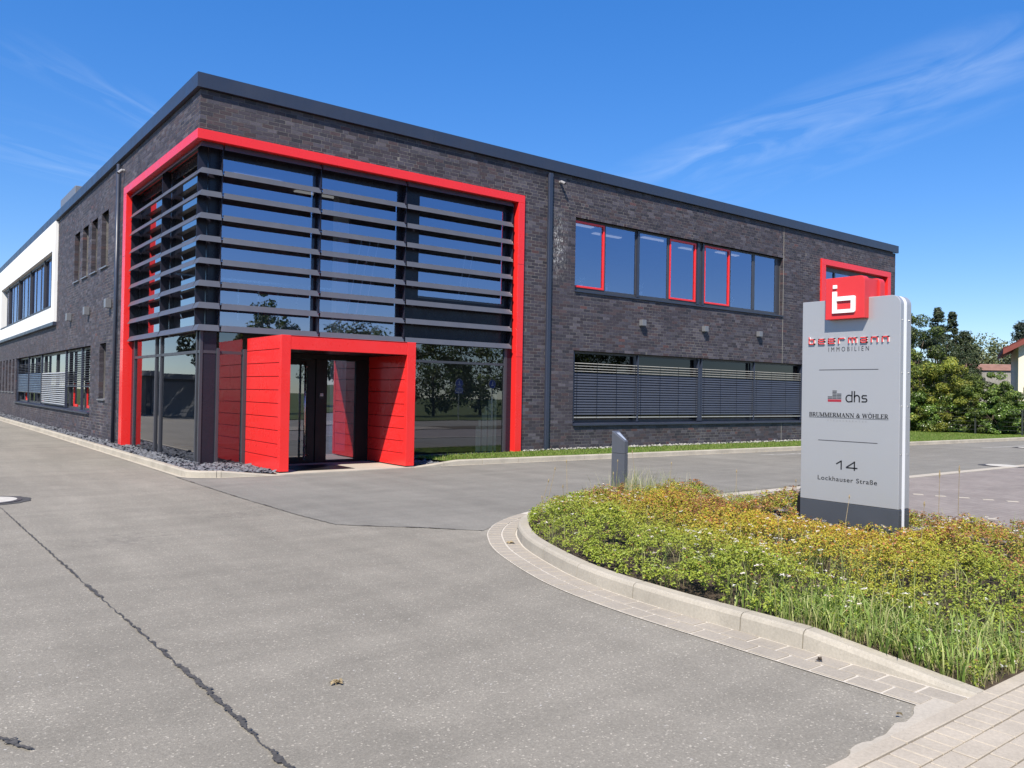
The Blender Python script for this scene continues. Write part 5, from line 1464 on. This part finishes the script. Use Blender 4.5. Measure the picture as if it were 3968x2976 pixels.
# tuft the blades
tx = np.round(x / 0.09) * 0.09 + 0.03 * np.sin(np.round(y / 0.09) * 5); ty = np.round(y / 0.09) * 0.09 + 0.03 * np.sin(np.round(x / 0.09) * 7); x = x * 0.4 + tx * 0.6; y = y * 0.4 + ty * 0.6
parts = [grass_field((x, y), 0.08, 0.25, 0.006, 0.015, [(0.17, 0.26, 0.05), (0.24, 0.34, 0.08), (0.31, 0.38, 0.12), (0.40, 0.42, 0.17)], (0.25, 1.0))]
x, y = sample_bed(60000); k = vnoise(x, y, 0.28, 41) * vnoise(x, y, 1.2, 42); keep = (k > 0.50) & (edge_dist(x, y) > 0.1) & (rng.uniform(0, 1, len(x)) < 0.20); x, y = x[keep], y[keep]
parts.append(grass_field((x, y), 0.22, 0.46, 0.003, 0.007, [(0.20, 0.27, 0.07), (0.28, 0.32, 0.11), (0.40, 0.36, 0.18)], (0.1, 0.6)))
# a thicker tuft right of the bollard
x = rng.normal(3.55, 0.30, 420); y = rng.normal(-8.72, 0.22, 420); keep = in_poly(x, y, bed) & ~((x > 3.48) & (x < 3.66) & (y > -8.42)); parts.append(grass_field((x[keep], y[keep]), 0.30, 0.60, 0.003, 0.007, [(0.20, 0.27, 0.08), (0.36, 0.35, 0.18), (0.45, 0.42, 0.26)], (0.1, 0.5)))
# dry short grass at the kerb in the near corner
x = rng.uniform(-0.02, 1.0, 2500); y = rng.uniform(-14.6, -13.4, 2500); keep = in_poly(x, y, bed) & (edge_dist(x, y) < 0.4); parts.append(grass_field((x[keep], y[keep]), 0.04, 0.14, 0.003, 0.006, [(0.30, 0.26, 0.13), (0.18, 0.2, 0.06), (0.36, 0.31, 0.18)], (0.3, 1.2)))
off = 0; V, Fc, Cc = [], [], []
for v, f, c_ in parts: V.append(v); Fc.append(f + off); Cc.append(c_); off += len(v)
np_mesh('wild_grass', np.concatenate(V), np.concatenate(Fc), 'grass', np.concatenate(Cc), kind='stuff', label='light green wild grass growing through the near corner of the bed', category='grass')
# thin flower stalks with seed heads standing over the bed
stalk_spots = [(1.15, -9.35, 0.50), (1.35, -9.25, 0.62), (1.55, -9.35, 0.42), (1.05, -9.55, 0.34), (1.9, -9.0, 0.66), (2.2, -9.2, 0.36), (2.55, -9.15, 0.5), (3.0, -8.75, 0.62), (3.4, -8.75, 0.72), (3.9, -8.9, 0.55), (3.85, -12.6, 0.72), (3.95, -12.75, 0.78), (2.9, -12.1, 0.50), (1.5, -12.3, 0.42), (2.2, -13.2, 0.62), (2.5, -10.6, 0.42), (4.2, -9.8, 0.5), (4.4, -10.6, 0.45)]
stalk_labels = ['short dry stalk at the left tip of the shrub bed', 'tall dry stalk near the left tip of the shrub bed', 'middling dry stalk in the left clump of stalks', 'lowest dry stalk just above the kerb bend',
    'tallest dry stalk left of the bollard', 'low dry stalk left of the bollard foot', 'pale dry stalk in front of the bollard, leftmost', 'pale dry stalk crossing the bollard face', 'tall stalk against the right side of the bollard', 'dry stalk in the grass tuft right of the bollard',
    'feathery pale grass plume right of the sign, left one', 'feathery pale grass plume right of the sign, right one', 'drooping pale stalk before the dark foot of the sign', 'short dry stalk over the green middle of the bed', 'tall thin stalk at the right side of the bed', 'dry stalk midway between the bollard and the sign', 'dry stalk at the back edge left of the sign', 'dry stalk at the back edge close to the sign']
for i, (x, y, h) in enumerate(stalk_spots):
    b = MB(); lx, ly = random.uniform(-0.12, 0.12), random.uniform(-0.08, 0.08)
    pts = [(x, y, 0.1), (x + lx * 0.3, y + ly * 0.3, 0.1 + h * 0.5), (x + lx, y + ly, 0.1 + h)]
    e = empty('grass_stalk', (x, y, 0.1), stalk_labels[i], 'stalk', 'dry stalks over the bed')
    b.tube(pts, [0.0035, 0.003, 0.002], 5).build('stem', 'dry_leaf', e)
    big = 2.2 if i in (10, 11) else 1.0
    MB().tube([(x + lx, y + ly, 0.1 + h - 0.01), (x + lx, y + ly, 0.1 + h + 0.012 * big), (x + lx * 1.05, y + ly * 1.05, 0.1 + h + 0.035 * big)], [0.003, 0.009, 0.003], 6).build('seed_head', 'dry_leaf', e)

# ================================================================== SLATE, PEBBLES, LAWN
def stones(x, y, z, smin, smax, flat, mat, name, label, cat):
    n = len(x); base = np.array([(1, 0, 0), (0.3, 0.9, 0), (-0.8, 0.6, 0), (-0.9, -0.5, 0), (0.2, -1, 0), (0, 0, 1), (0, 0, -1)], float)
    tri = np.array([(0, 1, 5), (1, 2, 5), (2, 3, 5), (3, 4, 5), (4, 0, 5), (1, 0, 6), (2, 1, 6), (3, 2, 6), (4, 3, 6), (0, 4, 6)])
    V = base[None] * rng.uniform(0.6, 1.2, (n, 7, 1)); s = rng.uniform(smin, smax, n)[:, None]
    a = rng.uniform(0, 2 * np.pi, n); ca, sa = np.cos(a)[:, None], np.sin(a)[:, None]
    X = V[:, :, 0] * ca - V[:, :, 1] * sa; Y = V[:, :, 0] * sa + V[:, :, 1] * ca; Z = V[:, :, 2] * flat
    tx, ty = rng.normal(0, 0.35, (n, 1)), rng.normal(0, 0.35, (n, 1))
    Z = Z + X * tx + Y * ty
    V = np.stack([X * s + x[:, None], Y * s + y[:, None], Z * s + z[:, None]], 2)
    f = (np.arange(n)[:, None, None] * 7 + tri[None]).reshape(-1, 3)
    np_mesh(name, V.reshape(-1, 3), f, mat, None, kind='stuff', label=label, category=cat)
y = np.concatenate([rng.uniform(-1.2, 10, 5200), rng.uniform(10, 36, 3600)]); x = rng.uniform(0, 1, len(y)); xl = -0.47 - np.clip(y, 0, 40) * 0.006
x = np.where(y < 6, xl + x * (0.12 - xl), xl + x * (-0.01 - xl)); x = np.where((y > 5.9) & (y < 6.3), np.minimum(x, -0.09), x)
x2 = rng.uniform(-0.35, 1.0, 1500); y2 = rng.uniform(-1.75, 0.1, 1500); k = (y2 > -1.72 + 0.25 * np.clip(-x2, 0, 1) * 2) & ~((x2 > 0.1) & (y2 > 0.08))
x = np.concatenate([x, x2[k]]); y = np.concatenate([y, y2[k]])
stones(x, y, 0.065 + rng.uniform(0, 0.035, len(x)) - 0.035 * np.clip(x, 0, 1), 0.025, 0.065, 0.45, 'slate', 'slate_chippings', 'grey slate chippings between the side wall and the kerb', 'slate')
x = rng.uniform(4.15, 5.1, 260); y = rng.uniform(-1.5, 0.0, 260)
stones(x, y, 0.03 + rng.uniform(0, 0.03, 260), 0.03, 0.07, 0.45, 'slate', 'slate_chippings', 'grey slate chippings right beside the red entrance portal', 'slate')
x = rng.uniform(8.3, 27.5, 900); y = rng.uniform(-0.16, -0.02, 900)
stones(x, y, 0.105 + rng.uniform(0, 0.03, 900), 0.02, 0.05, 0.7, 'pebble', 'white_pebbles', 'pale pebbles along the foot of the front brick wall', 'pebbles')
n = 60000; x = 4.8 + 29.5 * rng.uniform(0, 1, n) ** 1.35; y = rng.uniform(-3.2, 5.5, n)
k = in_poly(x, y, lawn_poly) & ((x > 27.7) | (y < -0.2)) & ((y < -0.1) | (x > 28)); x, y = x[k], y[k]
P = np.stack([x, y, np.full(len(x), 0.10)], 1); pal = np.array([(0.09, 0.165, 0.022), (0.13, 0.21, 0.03), (0.17, 0.22, 0.05), (0.22, 0.23, 0.08)])
c_ = pal[rng.integers(0, 4, len(x))] * rng.uniform(0.8, 1.3, (len(x), 1))
v, f, c_ = blades(P, rng.uniform(0.03, 0.085, len(x)), rng.uniform(0.2, 0.9, len(x)), rng.uniform(0.006, 0.016, len(x)), c_)
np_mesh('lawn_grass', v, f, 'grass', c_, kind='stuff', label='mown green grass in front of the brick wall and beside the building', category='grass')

# ================================================================== TREES AND HEDGE
def clumped(n_cl, n_leaf, shape, crad):
    """leaf points gathered into clumps; shape(u) -> centre positions"""
    C = shape(n_cl); k = rng.integers(0, n_cl, n_leaf)
    q = rng.normal(size=(n_leaf, 3)); q /= np.linalg.norm(q, axis=1, keepdims=True) + 1e-9
    r = rng.uniform(0.35, 1, n_leaf)[:, None] ** 0.6
    rad = (crad * rng.uniform(0.6, 1.25, n_cl))[k][:, None]
    return C[k] + q * r * rad * np.array([1, 1, 0.75]), q, k
def limbs(b, base, top, r0, targets):
    b.tube([base, base + (top - base) * 0.5 + Vector((random.uniform(-.1, .1), random.uniform(-.1, .1), 0)), top], [r0, r0 * 0.75, r0 * 0.35], 8)
    for t in targets:
        t = Vector(t); s = base + (top - base) * random.uniform(0.35, 0.85)
        b.tube([s, (s + t) / 2 + Vector((0, 0, 0.15)), t], [r0 * 0.4, r0 * 0.25, r0 * 0.08], 5)
def tree(name, loc, h, r, style, palette, n_leaf, size, label, group, trunk_h=None, n_cl=None, mat='leaf', cat='tree'):
    loc = Vector(loc); e = empty(name, loc, label, cat, group)
    cen = np.array(loc)
    th = trunk_h if trunk_h is not None else h * 0.28
    n_cl = n_cl or 60
    if style == 'round':
        def shp(n):
            q = rng.normal(size=(n, 3)); q /= np.linalg.norm(q, axis=1, keepdims=True); q *= (rng.uniform(0.25, 1, (n, 1)) ** 0.45)
            q *= (0.75 + 0.5 * vnoise(q[:, 0] * 3 + loc.x, q[:, 1] * 3 + q[:, 2] * 2, 1.0, 3))[:, None]
            return cen + np.array([0, 0, th + (h - th) / 2]) + q * np.array([r, r, (h - th) / 2])
        crad = r * 0.27
    elif style == 'hedge':
        def shp(n):
            a = rng.uniform(0, 2 * np.pi, n); rr = np.sqrt(rng.uniform(0, 1, n)); t = rng.uniform(0, 1, n)
            top = h * (1 - 0.35 * rr ** 2) * (0.85 + 0.3 * vnoise(np.cos(a) * rr * 3 + loc.x, np.sin(a) * rr * 3 + loc.y, 1.0, 5))
            return cen + np.stack([np.cos(a) * rr * r, np.sin(a) * rr * r, 0.12 + t * (top - 0.3)], 1)
        crad = r * 0.24
    elif style == 'column':
        def shp(n):
            t = rng.uniform(0, 1, n); a = rng.uniform(0, 2 * np.pi, n); rr = r * (0.10 + 0.90 * np.sqrt(np.clip(1 - t, 0, 1))) * np.clip(t * 7 + 0.35, 0, 1) * np.sqrt(rng.uniform(0.05, 1, n))
            return cen + np.stack([np.cos(a) * rr, np.sin(a) * rr, th + t * (h - th)], 1)
        crad = r * 0.22
    elif style == 'conifer':
        def shp(n):
            t = rng.uniform(0, 1, n) ** 0.8; tier = np.floor(t * 9) / 9; t = tier + 0.03 * rng.normal(size=n); a = rng.uniform(0, 2 * np.pi, n); rr = r * (1.02 - t) * rng.uniform(0.2, 1, n)
            return cen + np.stack([np.cos(a) * rr, np.sin(a) * rr, th + np.clip(t, 0, 1) * (h - th) - 0.22 * rr], 1)
        crad = r * 0.13
    elif style == 'weep':
        def shp(n):
            a = rng.uniform(0, 2 * np.pi, n); rr = r * np.sqrt(rng.uniform(0.05, 1, n)); top = h - (rr / r) ** 2 * (h - th) * 0.42
            return cen + np.stack([np.cos(a) * rr, np.sin(a) * rr, top - rng.uniform(0, 1, n) ** 1.3 * (h - th) * 0.55], 1)
        crad = r * 0.16
    P, q, k = clumped(n_cl, n_leaf, shp, crad)
    P[:, 2] = np.maximum(P[:, 2], loc.z + 0.05)
    if style == 'weep': P[:, 2] += rng.normal(0, r * 0.12, n_leaf)
    pal = np.array(palette); ct = rng.uniform(0.65, 1.25, n_cl)
    c_ = pal[rng.integers(0, len(pal), n_leaf)] * ct[k][:, None] * rng.uniform(0.75, 1.25, (n_leaf, 1))
    nr = q + rng.normal(0, 0.5, (n_leaf, 3)) + np.array([0, 0, 0.45])
    v, f, cc = leaf_arrays(P, nr, rng.uniform(0.6, 1.3, n_leaf) * size, c_, 0.6 if style != 'conifer' else 0.35, 0.1)
    np_mesh('crown', v, f, mat, cc, e)
    b = MB(); limbs(b, loc - Vector((0, 0, 0.1)), Vector((loc.x, loc.y, loc.z + (h * (0.45 if style == 'column' else 0.75) if style not in ('round', 'hedge') else th + (h - th) * (0.6 if style == 'round' else 0.45)))), max(0.05, h * 0.02), [tuple(P[i]) for i in rng.integers(0, n_leaf, 14)])
    b.build('trunk', 'bark', e, smooth=True)
    return e
DARK = [(0.030, 0.048, 0.022), (0.042, 0.062, 0.028), (0.060, 0.080, 0.034)]
MIDG = [(0.075, 0.115, 0.025), (0.11, 0.155, 0.03), (0.15, 0.19, 0.04)]
YELG = [(0.22, 0.25, 0.035), (0.30, 0.30, 0.05), (0.14, 0.18, 0.03)]
LAUR = [(0.06, 0.11, 0.022), (0.095, 0.16, 0.03), (0.16, 0.24, 0.045)]
WILL = [(0.14, 0.165, 0.085), (0.18, 0.20, 0.10), (0.11, 0.13, 0.06)]
BLUE = [(0.045, 0.065, 0.055), (0.06, 0.08, 0.065), (0.035, 0.05, 0.04)]
SH = 'garden shrubs behind the lawn fence'
tree('hedge_shrub', (34.9, 4.2, 0.05), 4.80, 1.5, 'hedge', MIDG + YELG, 17100, 0.096, 'tall light green shrub rising beside the pylon sign', SH, 0.1, 70, cat='shrub')
tree('hedge_shrub', (35.3, 2.6, 0.05), 4.33, 1.35, 'hedge', YELG + MIDG, 17100, 0.096, 'yellowish loose shrub, second behind the lawn from the sign', SH, 0.1, 70, cat='shrub')
tree('hedge_shrub', (35.7, 1.5, 0.05), 4.15, 1.2, 'hedge', YELG, 14250, 0.096, 'olive yellow shrub below the dark cypresses', SH, 0.1, 60, cat='shrub')
tree('hedge_shrub', (35.2, 2.2, 0.05), 2.22, 1.3, 'hedge', LAUR, 13300, 0.096, 'glossy dark green laurel at the foot of the taller shrubs', SH, 0.05, 60, 'leaf_gloss', cat='shrub')
tree('hedge_shrub', (36.2, 0.55, 0.05), 3.22, 1.1, 'hedge', MIDG, 14250, 0.089, 'round green shrub in the middle of the hedge', SH, 0.05, 60, cat='shrub')
tree('hedge_shrub', (36.9, -0.3, 0.05), 3.04, 1.15, 'hedge', LAUR + MIDG, 15200, 0.089, 'leafy green shrub right of the hedge middle', SH, 0.05, 60, cat='shrub')
tree('hedge_shrub', (37.2, -1.3, 0.05), 2.87, 1.1, 'hedge', LAUR, 14250, 0.089, 'dark green shrub in front of the cream house wall', SH, 0.05, 60, 'leaf_gloss', cat='shrub')
tree('hedge_shrub', (37.6, -2.3, 0.05), 2.81, 1.1, 'hedge', MIDG, 12350, 0.089, 'green shrub at the right edge of the hedge', SH, 0.05, 55, cat='shrub')
tree('hedge_shrub', (36.0, -0.4, 0.05), 1.99, 1.0, 'hedge', LAUR, 10450, 0.089, 'low glossy laurel by the fence posts', SH, 0.05, 50, 'leaf_gloss', cat='shrub')
tree('hedge_shrub', (34.6, 5.6, 0.05), 2.81, 1.4, 'hedge', LAUR, 10450, 0.096, 'glossy laurel half hidden behind the pylon sign', SH, 0.05, 50, 'leaf_gloss', cat='shrub')
FT = 'trees behind the hedge'
tree('broadleaf_tree', (43.5, 6.9, 0), 7.0, 1.7, 'round', DARK + MIDG, 17100, 0.126, 'dark loose tree rising just right of the pylon sign', FT, 1.0, 45)
tree('broadleaf_tree', (46.4, 6.8, 0), 6.0, 1.9, 'round', DARK, 15200, 0.118, 'dark rounded tree between the loose tree and cypresses', FT, 0.3, 60)
tree('cypress', (51.5, 9.25, 0), 7.8, 0.95, 'column', DARK, 19000, 0.115, 'dark pointed cypress, left one of the pair', FT, 0.3, 240)
tree('cypress', (53.3, 9.1, 0), 7.8, 0.68, 'column', DARK, 19000, 0.115, 'dark slender cypress, right one of the pair', FT, 0.3, 240)
tree('cypress', (53.9, 8.5, 0), 6.3, 1.2, 'column', DARK, 19000, 0.115, 'shorter dark cypress in front of the pair', FT, 0.3, 240)
tree('willow', (75.4, 16.2, 0), 7.6, 2.9, 'weep', WILL, 8000, 0.24, 'pale grey green weeping tree above the old outbuilding', FT, 2.4, 90)
tree('broadleaf_tree', (68.5, 15.2, 0), 6.2, 1.6, 'round', WILL + MIDG, 5000, 0.2, 'small grey green tree left of the weeping one', FT, 1.5, 50)
tree('conifer', (78.2, 14.0, 0), 9.6, 2.6, 'conifer', BLUE, 9000, 0.24, 'blue green spruce behind the red roof', FT, 1.0, 160)
tree('broadleaf_tree', (73.8, 12.6, 0), 6.4, 2.3, 'round', DARK + WILL, 6000, 0.2, 'dark tree between the weeping tree and cream house', FT, 1.2, 50)

# dark mat fence in front of the hedge
fe = empty('fence', (34.2, 1.0, 0.1), 'low dark wire mat fence along the back of the lawn', 'fence')
fa, fb_ = Vector((34.0, 5.5, 0.08)), Vector((36.0, -3.6, 0.08)); nP = 6
for i in range(nP):
    p = fa + (fb_ - fa) * i / (nP - 1)
    MB().box(p.x - 0.03, p.x + 0.03, p.y - 0.03, p.y + 0.03, 0.05, 1.25).build('post', 'fence_metal', fe)
for k in range(6):
    z = 0.22 + k * 0.19; MB().tube([fa + Vector((0.035, 0, z)), fb_ + Vector((0.035, 0, z))], 0.007, 4).build('wire', 'fence_metal', fe)

# ================================================================== HOUSES IN THE BACKGROUND
# cream house with a red tiled gable roof: local frame from its left wall corner
hx, hy = 44.9, 1.85; ex, ey = Vector((0.39, -0.921, 0)), Vector((0.921, 0.39, 0)); Wd, Dp, EH = 8.0, 9.0, 4.75; RH = EH + 2.25
HO = empty('house', (hx, hy, 0), 'cream rendered house with red tiled gable roof at the right edge', 'house')
def hp(a, b_, z): p = Vector((hx, hy, 0)) + ex * a + ey * b_; return (p.x, p.y, z)
b = MB(); vs = [hp(0, 0, 0), hp(Wd, 0, 0), hp(Wd, 0, EH), hp(Wd / 2, 0, RH), hp(0, 0, EH)] + [hp(0, Dp, 0), hp(Wd, Dp, 0), hp(Wd, Dp, EH), hp(Wd / 2, Dp, RH), hp(0, Dp, EH)]
b.add(vs, [(0, 1, 2, 3, 4), (9, 8, 7, 6, 5), (0, 5, 6, 1), (1, 6, 7, 2), (4, 9, 5, 0)]); b.build('wall', 'house_render', HO)
sl = (RH - EH) / (Wd / 2)
for sd in (0, 1):
    def rp(t, bb, dz):      # t from eave (-0.65) to ridge
        a = -0.75 + t * (Wd / 2 + 0.75); z = EH + (a) * sl + dz
        return hp(a if sd == 0 else Wd - a, bb, z)
    b = MB(); vs = [rp(0, -0.5, 0.02), rp(1, -0.5, 0.02), rp(1, Dp + .4, 0.02), rp(0, Dp + .4, 0.02), rp(0, -0.5, 0.22), rp(1, -0.5, 0.22), rp(1, Dp + .4, 0.22), rp(0, Dp + .4, 0.22)]
    b.add(vs, BOXF); rf_ = b.build('roof', 'roof_tile', HO)
    for k in range(14):
        t0, t1 = k / 14, (k + 1.04) / 14
        c = MB(); vs = [rp(t0, -0.54, 0.225), rp(t1, -0.54, 0.225), rp(t1, Dp + .42, 0.225), rp(t0, Dp + .42, 0.225), rp(t0, -0.54, 0.275), rp(t1, -0.54, 0.232), rp(t1, Dp + .42, 0.232), rp(t0, Dp + .42, 0.275)]
        c.add(vs, BOXF); c.build('tile_course', 'roof_tile', rf_)
    b = MB(); vs = [rp(0, -0.56, -0.10), rp(1, -0.56, -0.10), rp(1, -0.50, -0.10), rp(0, -0.50, -0.10), rp(0, -0.56, 0.2), rp(1, -0.56, 0.2), rp(1, -0.50, 0.2), rp(0, -0.50, 0.2)]
    b.add(vs, BOXF); b.build('barge_board', 'roof_tile', rf_)
w = MB()
for (a, z) in ((2.2, 1.0), (5.0, 1.0), (3.6, 3.6)):
    f_ = MB(); f_.add([hp(a, -0.02, z), hp(a + 1.1, -0.02, z), hp(a + 1.1, 0.05, z), hp(a, 0.05, z), hp(a, -0.02, z + 1.3), hp(a + 1.1, -0.02, z + 1.3), hp(a + 1.1, 0.05, z + 1.3), hp(a, 0.05, z + 1.3)], BOXF)
    wn_ = f_.build('window', 'white_clad', HO)
    q = MB(); q.quad(hp(a + .08, -0.025, z + .08), hp(a + 1.02, -0.025, z + .08), hp(a + 1.02, -0.025, z + 1.22), hp(a + .08, -0.025, z + 1.22)); q.build('pane', 'dark_panel', wn_)
# old outbuilding with weathered render and a tiled lean-to roof
OB = empty('outbuilding', (58.15, 10.57, 0), 'weathered grey rendered outbuilding with old tiled roof behind the hedge', 'outbuilding')
def op(a, b_, z): p = Vector((58.15, 10.57, 0)) + Vector((0.79, -0.61, 0)) * a + Vector((0.61, 0.79, 0)) * b_; return (p.x, p.y, z)
MB().add([op(-6, 0, 0), op(5.2, 0, 0), op(5.2, 5, 0), op(-6, 5, 0), op(-6, 0, 3.92), op(5.2, 0, 3.92), op(5.2, 5, 3.92), op(-6, 5, 3.92)], BOXF).build('wall', 'old_render', OB)
for k in range(4):
    z = 3.9 + k * 0.12; d = -0.12 + k * 0.25
    MB().add([op(-6.1, d, z), op(5.3, d, z), op(5.3, d + 0.32, z + 0.1), op(-6.1, d + 0.32, z + 0.1), op(-6.1, d, z + 0.05), op(5.3, d, z + 0.05), op(5.3, d + 0.32, z + 0.15), op(-6.1, d + 0.32, z + 0.15)], BOXF).build('tile_course', 'old_tile', OB)
MB().add([op(1.2, -0.02, 2.9), op(1.8, -0.02, 2.9), op(1.8, 0.05, 2.9), op(1.2, 0.05, 2.9), op(1.2, -0.02, 3.3), op(1.8, -0.02, 3.3), op(1.8, 0.05, 3.3), op(1.2, 0.05, 3.3)], BOXF).build('window', 'garage_dark', OB)

# ================================================================== WHAT THE GLASS MIRRORS (across the street and down the drive)
ST = 'trees across the street'
for i, (x, y, h, r, st) in enumerate([(17.2, -42, 8.6, 2.2, 'round'), (23.3, -40, 6.9, 3.4, 'round'), (29.5, -38, 5.9, 3.2, 'round'), (35.5, -40, 6.6, 3.4, 'round'), (42, -38, 6.2, 3.2, 'round'), (12.0, -44, 5.6, 2.8, 'round'), (49, -40, 7.5, 3.6, 'round')]):
    tree('street_tree', (x, y, -0.05), h, r, st, DARK + MIDG, 5500, 0.26, ('leafy tree mirrored in the lobby glass above the portal', 'broad tree mirrored right of the portal', 'dark tree mirrored in the lower right lobby pane', 'dark tree mirrored beside the blue traffic signs', 'dark tree at the right of the mirrored row', 'low tree at the left of the mirrored row', 'tallest tree at the far end of the street row')[i], ST, 0.4 if i in (2, 3, 4) else 1.4, 55)
tree('drive_tree', (-9.3, 29.0, -0.05), 6.2, 1.7, 'round', DARK, 5000, 0.22, 'dark tree mirrored in the side glazing by the corner', None, 1.2, 50)
tree('drive_tree', (-5.9, 42.0, -0.05), 5.6, 1.5, 'column', DARK, 3500, 0.24, 'narrow dark tree mirrored beside the red frame', None, 0.6, 50)
GR = empty('garage', (-9.2, 33.0, 0), 'low grey flat-roofed garage mirrored in the side glazing', 'garage')
MB().box(-12.5, -6.0, 31.2, 37, 0.0, 2.15).build('wall', 'garage_dark', GR)
MB().box(-12.8, -5.7, 30.9, 37.3, 2.152, 2.45).build('roof', 'garage_grey', GR, bevel=0.01)
for k in range(2):
    x0 = -12.2 + k * 3.1; dd = MB().box(x0, x0 + 2.8, 31.15, 31.198, 0.02, 2.0).build('door', 'garage_grey', GR)
    for j in range(8): MB().box(x0 + 0.03, x0 + 2.77, 31.135, 31.149, 0.06 + j * 0.24, 0.27 + j * 0.24).build('door_panel', 'garage_grey', dd)
    MB().tube([(x0 + 1.2, 31.12, 1.05), (x0 + 1.6, 31.12, 1.05)], 0.02, 6).build('handle', 'steel', dd)
def tsign(p, label, arrow):
    x, y = p; e = empty('traffic_sign', (x, y, 0), label, 'traffic sign')
    MB().tube([(x, y, 0), (x, y, 2.7)], 0.035, 8).build('pole', 'steel', e)
    MB().tube([(x, y + 0.04, 2.42), (x, y + 0.045, 2.42)], 0.30, 24).build('disc', 'traffic_white', e)
    MB().tube([(x, y + 0.046, 2.42), (x, y + 0.05, 2.42)], 0.275, 24).build('disc_face', 'traffic_blue', e)
    MB().box(x - 0.13, x + 0.13, y + 0.051, y + 0.054, 2.30, 2.36).box(x - 0.035, x + 0.035, y + 0.051, y + 0.054, 2.36, 2.58).build('symbol', 'traffic_white', e)
    if arrow:
        for k in range(3):
            MB().box(x - 0.30, x + 0.30, y + 0.04, y + 0.05, 1.75 + k * 0.135, 1.87 + k * 0.135).build('plate', 'traffic_blue' if k != 1 else 'traffic_white', e)
            MB().box(x - 0.24, x + 0.24, y + 0.051, y + 0.054, 1.785 + k * 0.135, 1.835 + k * 0.135).build('plate_mark', 'traffic_white' if k != 1 else 'traffic_blue', e)
tsign((24.5, -26.9), 'round blue traffic sign with plates, mirrored left in the lower pane', True)
tsign((26.5, -26.0), 'round blue traffic sign alone, mirrored right in the lower pane', False)
g = MB(); g.quad((-60, -60, 0.004), (90, -60, 0.004), (90, -28, 0.004), (-60, -28, 0.004)); g.build('verge', 'meadow', kind='structure')

# ================================================================== LITTER
def litter(p, n, rad, size, mat, name, label, cat, group=None, seed=1):
    r = np.random.default_rng(seed)
    a = r.uniform(0, 6.28, n); rr = r.uniform(0, rad, n)
    P = np.stack([p[0] + np.cos(a) * rr, p[1] + np.sin(a) * rr, p[2] + r.uniform(0.004, 0.014, n)], 1)
    Nr = np.stack([r.normal(0, .5, n), r.normal(0, .5, n), np.ones(n)], 1)
    v, f, c = leaf_arrays(P, Nr, np.full(n, size) * r.uniform(0.6, 1.2, n), np.tile([[0.3, 0.24, 0.14]], (n, 1)), 0.7, 0.2)
    np_mesh(name, v, f, mat, None, origin=p, label=label, category=cat, group=group)
litter((-2.836, -12.434, 0.002), 16, 0.035, 0.04, 'dry_leaf', 'dry_leaf', 'crumpled tan leaf lying alone on the open asphalt', 'leaf')
litter((-0.30, -13.79, 0.016), 4, 0.012, 0.04, 'bark', 'dry_leaf', 'brown curled leaf lying on the gutter pavers', 'leaf', seed=4)
litter((0.46, -9.72, 0.016), 8, 0.03, 0.05, 'dry_leaf', 'dry_leaf', 'pale dry leaves against the kerb at the bend', 'leaf', seed=5)
litter((-0.72, -14.50, 0.012), 3, 0.012, 0.035, 'dry_leaf', 'dry_leaf', 'small yellow leaf on the pale concrete smear', 'leaf', seed=6)
